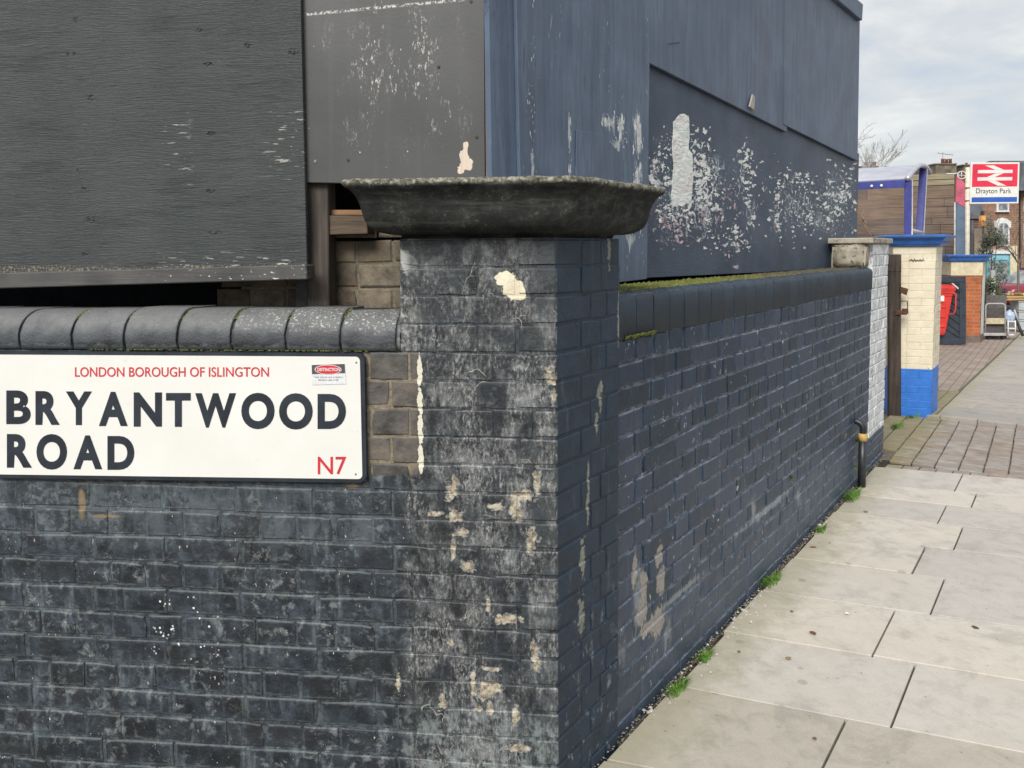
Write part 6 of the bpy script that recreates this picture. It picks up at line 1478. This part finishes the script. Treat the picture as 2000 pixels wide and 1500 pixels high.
# ------------------------------------------------------------------ houses behind
m_bk1 = brick_tex('brown red brick', (0.22, 0.11, 0.07), (0.27, 0.15, 0.1), (0.26, 0.22, 0.18), Vector((1, 0, 0)), 0.45, 0.15, 0.02); m_bk2 = brick_tex('dark purple brick', (0.1, 0.065, 0.065), (0.14, 0.085, 0.08), (0.18, 0.15, 0.14), Vector((1, 0, 0)), 0.45, 0.15, 0.02); m_stockf = plain('sooty stock brick', (0.2, 0.17, 0.13), 0.9, 0.1, 0.25, 2, 0.2)
m_slatef = plain('roof slate', (0.13, 0.14, 0.155), 0.6, 0.3, 0.2, 2, 0.2); m_pot = plain('terracotta pot', (0.4, 0.15, 0.1), 0.8); m_pane = Mat('window glass', 0.08, 0.6); m_pane.color(m_pane.ramp(m_pane.noise(m_pane.pos(), 3, 3), [(0.35, (0.1, 0.12, 0.13)), (0.65, (0.32, 0.34, 0.34))])); m_pane = m_pane.m
m_curt = plain('net curtain', (0.5, 0.5, 0.48), 0.8); m_turq = plain('turquoise shopfront', (0.06, 0.36, 0.47), 0.4, 0.5, 0.2, 3, 0.05)
h1 = Pl(Vector((0, 58, -0.6)), Vector((0, -1, 0)))
H1 = empty('brick_house', h1.P(1960, 540), 'brown brick house with arched white window and turquoise shopfront beyond the forecourt', 'house')
h1.rect('wall', H1, 1908, 2130, 330, 545, 0, 7, m_bk1)
h1.quad('roof', H1, [(1902, 331), (2136, 331), (2120, 314), (1935, 314)], 0.1, 0.4, m_slatef)
h1.quad('roof', H1, [(1990, 372), (2136, 372), (2136, 320), (2000, 318)], 0.9, 0.5, m_slatef)
h1.rect('gutter', H1, 1906, 2130, 330, 332, 0.3, 0.25, m_whitep)
wn_ = h1.rect('window', H1, 1947, 1971, 385, 414, 0.08, 0.1, m_whitep)
h1.rect('pane', wn_, 1951, 1968, 386, 410.5, 0.1, 0.03, m_pane); h1.rect('sill', wn_, 1946, 1972, 411.5, 414, 0.2, 0.2, m_whitep)
wn_ = h1.quad('window', H1, [(1948, 481), (1972, 481), (1972, 445), (1975, 444), (1975, 433), (1966, 427), (1958, 425), (1950, 428), (1943, 433), (1943, 444), (1948, 445)], 0.08, 0.1, m_whitep)
h1.quad('pane', wn_, [(1952, 478), (1969, 478), (1969, 440), (1966, 436), (1955, 436), (1952, 440)], 0.1, 0.03, m_pane); h1.rect('glazing_bar', wn_, 1952, 1969, 456.5, 458, 0.14, 0.03, m_whitep); h1.rect('glazing_bar', wn_, 1960, 1961.2, 436.5, 456.2, 0.14, 0.03, m_whitep)
h1.rect('shop_fascia', H1, 1925, 1977, 487, 496, 0.25, 0.25, m_whitep); h1.rect('shop_front', H1, 1928, 1973, 496.3, 545, 0.1, 0.12, m_turq)
for x0, x1 in ((1931, 1941), (1943, 1956), (1958, 1970)): h1.rect('shop_window', H1, x0, x1, 511, 538, 0.13, 0.03, m_pane)
h1.rect('shop_sign', H1, 1931, 1970, 498.5, 508, 0.14, 0.03, plain('light blue sign', (0.25, 0.5, 0.62), 0.4))
h1.rect('pilaster', H1, 1973.3, 1987, 480, 545, 0.2, 0.2, m_creamp); h1.rect('downpipe', H1, 1992, 1994, 333, 545, 0.15, 0.12, m_timber)
for x in (2012, 2052): 
    for y0, y1 in ((385, 414), (436, 480)):
        w_ = h1.rect('window', H1, x - 12, x + 12, y0, y1, 0.08, 0.1, m_whitep); h1.rect('pane', w_, x - 9, x + 9, y0 + 2, y1 - 3, 0.1, 0.03, m_pane)
h2 = Pl(Vector((0, 46, -0.6)), Vector((0, -1, 0)))
H2 = empty('brick_house', h2.P(1910, 540), 'dark purple brick outbuilding with slate roof right of the sign pole', 'house')
h2.rect('wall', H2, 1880, 1922, 425, 548, 0, 3, m_bk2); h2.quad('roof', H2, [(1878, 427), (1924, 427), (1918, 398), (1884, 398)], 0.15, 0.3, m_slatef); h2.rect('downpipe', H2, 1898, 1901, 430, 548, 0.15, 0.12, m_slatef)
h2b = empty('timber_screen', h2.P(1912, 548), 'tall pale brown panel in front of the dark outbuilding', 'screen'); h2.rect('panel', h2b, 1904, 1917, 446, 548, 0.6, 0.1, plain('pale brown panel', (0.3, 0.24, 0.18), 0.8))
ob = empty('orange_lantern', h2.P(1921, 440, 1.5), 'orange box lantern on a bracket in front of the brick house', 'lantern'); h2.rect('lamp', ob, 1917, 1925, 421, 431, 1.6, 0.25, plain('amber', (0.75, 0.38, 0.1), 0.5)); h2.rect('housing', ob, 1917, 1925, 431.3, 441, 1.6, 0.25, plain('orange housing', (0.5, 0.2, 0.06), 0.5)); h2.rect('bracket', ob, 1919, 1923, 412, 420.8, 1.5, 0.2, m_timber)
tube_obj('pole', ob, [h2.P(1921, 441, 1.45), on_ground(h2.P(1921, 548, 1.45)) ], 0.05, m_timber, 8)
h3 = Pl(Vector((0, 62, -0.6)), Vector((0, -1, 0)))
H3 = empty('terrace_house', h3.P(1780, 540), 'terraced houses whose sooty chimneys rise above the timber building', 'house')
h3.rect('wall', H3, 1600, 1905, 350, 540, 0, 6, m_stockf); h3.quad('roof', H3, [(1596, 352), (1905, 352), (1905, 338), (1600, 338)], 0.1, 0.5, m_slatef)
def chimney(x0, x1, y0, y1, pots):
    ch = h3.rect('chimney', H3, x0, x1, y0, y1, 0.9, 1.0, m_stockf); h3.rect('chimney_band', ch, x0 - 1.5, x1 + 1.5, y0 - 2.2, y0 - 0.2, 1.0, 1.2, m_stockf)
    for (p0, p1, t_) in pots:
        q0 = h3.P((p0 + p1) / 2, y0 - 2, 0.4); q1 = h3.P((p0 + p1) / 2, t_, 0.4); r_ = (h3.P(p1, y0, 0.4) - h3.P(p0, y0, 0.4)).length / 2
        tube_obj('chimney_pot', ch, [q0, q0.lerp(q1, 0.8), q0.lerp(q1, 0.82), q1], [r_, r_ * 0.85, r_, r_], m_pot, 10)
chimney(1828, 1868, 321, 352, ((1838, 1845, 310), (1846, 1852, 310.5), (1853, 1859, 310)))
chimney(1882, 1905, 323, 352, ((1885, 1890, 318),))
chimney(1683, 1716, 326, 352, ((1688, 1694, 316), (1695, 1702, 317), (1703, 1711, 316)))
an = empty('aerial', h3.P(1845, 320, 0.5), 'thin television aerial on the sooty chimney stack', 'aerial')
tube_obj('mast', an, [h3.P(1841, 320, 0.5), h3.P(1841, 297, 0.5)], 0.02, m_screw, 5); tube_obj('boom', an, [h3.P(1830, 299, 0.5), h3.P(1862, 303, 0.5)], 0.018, m_screw, 5)
for k in range(7): tube_obj('rod', an, [h3.P(1833 + k * 4.4, 298 + k * 0.55, 0.9), h3.P(1833 + k * 4.4 + 1, 300.5 + k * 0.55, 0.1)], 0.012, m_screw, 4)

# ------------------------------------------------------------------ street beyond, parked car
rdm = Mat('asphalt', 0.9, 0.2); rdm.color(rdm.ramp(rdm.noise(rdm.pos(), 3, 5), [(0.3, (0.045, 0.045, 0.047)), (0.7, (0.075, 0.074, 0.072))])); rdm.bump(rdm.noise(rdm.pos(), 120, 3), 0.4, 0.004)
zr_ = -GS * (22 - T9)
rd = put('road', mesh('road', [Vector((-40, 24.5, zr_ - 0.02)), Vector((120, 24.5, zr_ - 0.02)), Vector((120, 40, zr_ - 0.02)), Vector((-40, 40, zr_ - 0.02))], [(0, 1, 2, 3)], rdm.m)); tag(rd, kind='structure')
def car(loc, rz, mat, label):
    Mx = Matrix.Translation(loc) @ Matrix.Rotation(rz, 4, 'Z'); e_ = empty('parked_car', loc, label, 'car')
    def loft(secs):
        bm = bmesh.new(); rg = [[bm.verts.new((x, y, z)) for y, z in s] for x, s in secs]; n = len(rg[0])
        for a, b in zip(rg[:-1], rg[1:]):
            for i in range(n): bm.faces.new((a[i], a[(i + 1) % n], b[(i + 1) % n], b[i]))
        bm.faces.new(rg[0][::-1]); bm.faces.new(rg[-1]); return bm
    def sec(w, z0, z1): return [(-w, z0 + 0.05), (-w * 0.95, z0), (w * 0.95, z0), (w, z0 + 0.05), (w, z1 - 0.12), (w * 0.9, z1), (-w * 0.9, z1), (-w, z1 - 0.12)]
    bm = loft([(-2.05, sec(0.72, 0.35, 0.72)), (-1.9, sec(0.82, 0.25, 0.86)), (-0.9, sec(0.86, 0.22, 0.95)), (1.2, sec(0.86, 0.22, 0.96)), (1.85, sec(0.82, 0.25, 0.92)), (2.0, sec(0.74, 0.35, 0.8))]); bmesh.ops.bevel(bm, geom=bm.edges[:], offset=0.02, segments=2, affect='EDGES'); put('body', bm_mesh('body', bm, mat, True), e_, Mx)
    def cs(w, z): return [(-0.82, 0.93), (0.82, 0.93), (w, z), (-w, z)]
    bm = loft([(-1.1, cs(0.81, 0.95)), (-0.45, cs(0.64, 1.42)), (0.95, cs(0.64, 1.45)), (1.75, cs(0.8, 0.97))]); put('cabin', bm_mesh('cabin', bm, m_pane), e_, Mx)
    bm = loft([(-0.5, [(-0.65, 1.405), (0.65, 1.405), (0.6, 1.46), (-0.6, 1.46)]), (1.0, [(-0.65, 1.43), (0.65, 1.43), (0.6, 1.485), (-0.6, 1.485)])]); put('roof', bm_mesh('roof', bm, mat), e_, Mx)
    for x in (-1.3, 1.25):
        for y in (-0.8, 0.8):
            bm = bmesh.new(); bmesh.ops.create_cone(bm, cap_ends=True, segments=20, radius1=0.31, radius2=0.31, depth=0.2, matrix=Matrix.Translation((x, y, 0.31)) @ Matrix.Rotation(R(90), 4, 'X')); w_ = put('wheel', bm_mesh('wheel', bm, m_rub), e_, Mx)
            bm = bmesh.new(); bmesh.ops.create_cone(bm, cap_ends=True, segments=14, radius1=0.19, radius2=0.19, depth=0.22, matrix=Matrix.Translation((x, y, 0.31)) @ Matrix.Rotation(R(90), 4, 'X')); put('rim', bm_mesh('rim', bm, m_alu), w_, Mx)
    for y in (-0.6, 0.6): box_obj('headlight', e_, (-2.06, y - 0.14, 0.6), (-1.95, y + 0.14, 0.72), Mx, m_alu, 0.02)
    for y in (-0.62, 0.62): box_obj('tail_light', e_, (1.96, y - 0.1, 0.62), (2.01, y + 0.1, 0.8), Mx, m_nrred, 0.01)
cp = at_depth(1992, 560, 26.0); cp.z = zr_ - 0.02
car(cp + Vector((0.9, 0, 0)), R(8), plain('dark red car paint', (0.22, 0.02, 0.035), 0.25, 0.6, 0.05, 2, 0.0), 'dark red parked car beyond the fruit crates')
cp = at_depth(1915, 560, 30.0); cp.z = zr_ - 0.02

# ------------------------------------------------------------------ litter on the paving
m_lit = [plain('dead leaf brown', (0.13, 0.07, 0.035), 0.8), plain('dead leaf tan', (0.25, 0.17, 0.09), 0.8), plain('scrap of paper', (0.66, 0.65, 0.62), 0.7)]
for i, (x, y, k, lb) in enumerate(((1546, 1196, 0, 'dark leaf fragment on the flag beside the bushy tuft'), (1655, 1200, 2, 'white paper scrap on the fourth flag row from the camera'), (1588, 1238, 0, 'tiny dark leaf on the third flag row'), (1443, 1275, 0, 'dark leaf bit near the wall on the second flag row'), (1540, 1288, 1, 'tan leaf bit in the middle of the second flag row'), (1905, 1228, 0, 'dark leaf bit on the right hand flag'),
        (1590, 1445, 0, 'bluish black stain chip on the nearest dull flag'), (1806, 802, 2, 'white scrap by the foot of the blue pillar base'), (1690, 1000, 1, 'tan leaf in front of the broad grass tuft'), (1620, 1062, 1, 'tan leaf beside the sparse grass tuft'))):
    p = GP(x, y); r_ = 0.007 + 0.004 * (i % 3); bm = bmesh.new(); a0 = random.random() * 6
    q = [p + Vector((math.cos(a0 + j * 1.05) * r_ * random.uniform(0.5, 1.3), math.sin(a0 + j * 1.05) * r_ * random.uniform(0.5, 1.3), 0.004 + random.uniform(0, 0.004))) for j in range(6)]
    c0 = bm.verts.new(p + UZ * 0.009); vv = [bm.verts.new(v) for v in q]
    for j in range(6): bm.faces.new((vv[j], vv[(j + 1) % 6], c0))
    tag(put('litter_scrap', bm_mesh('litter_scrap', bm, m_lit[k])), lb, 'litter', 'scraps lying on the paving')
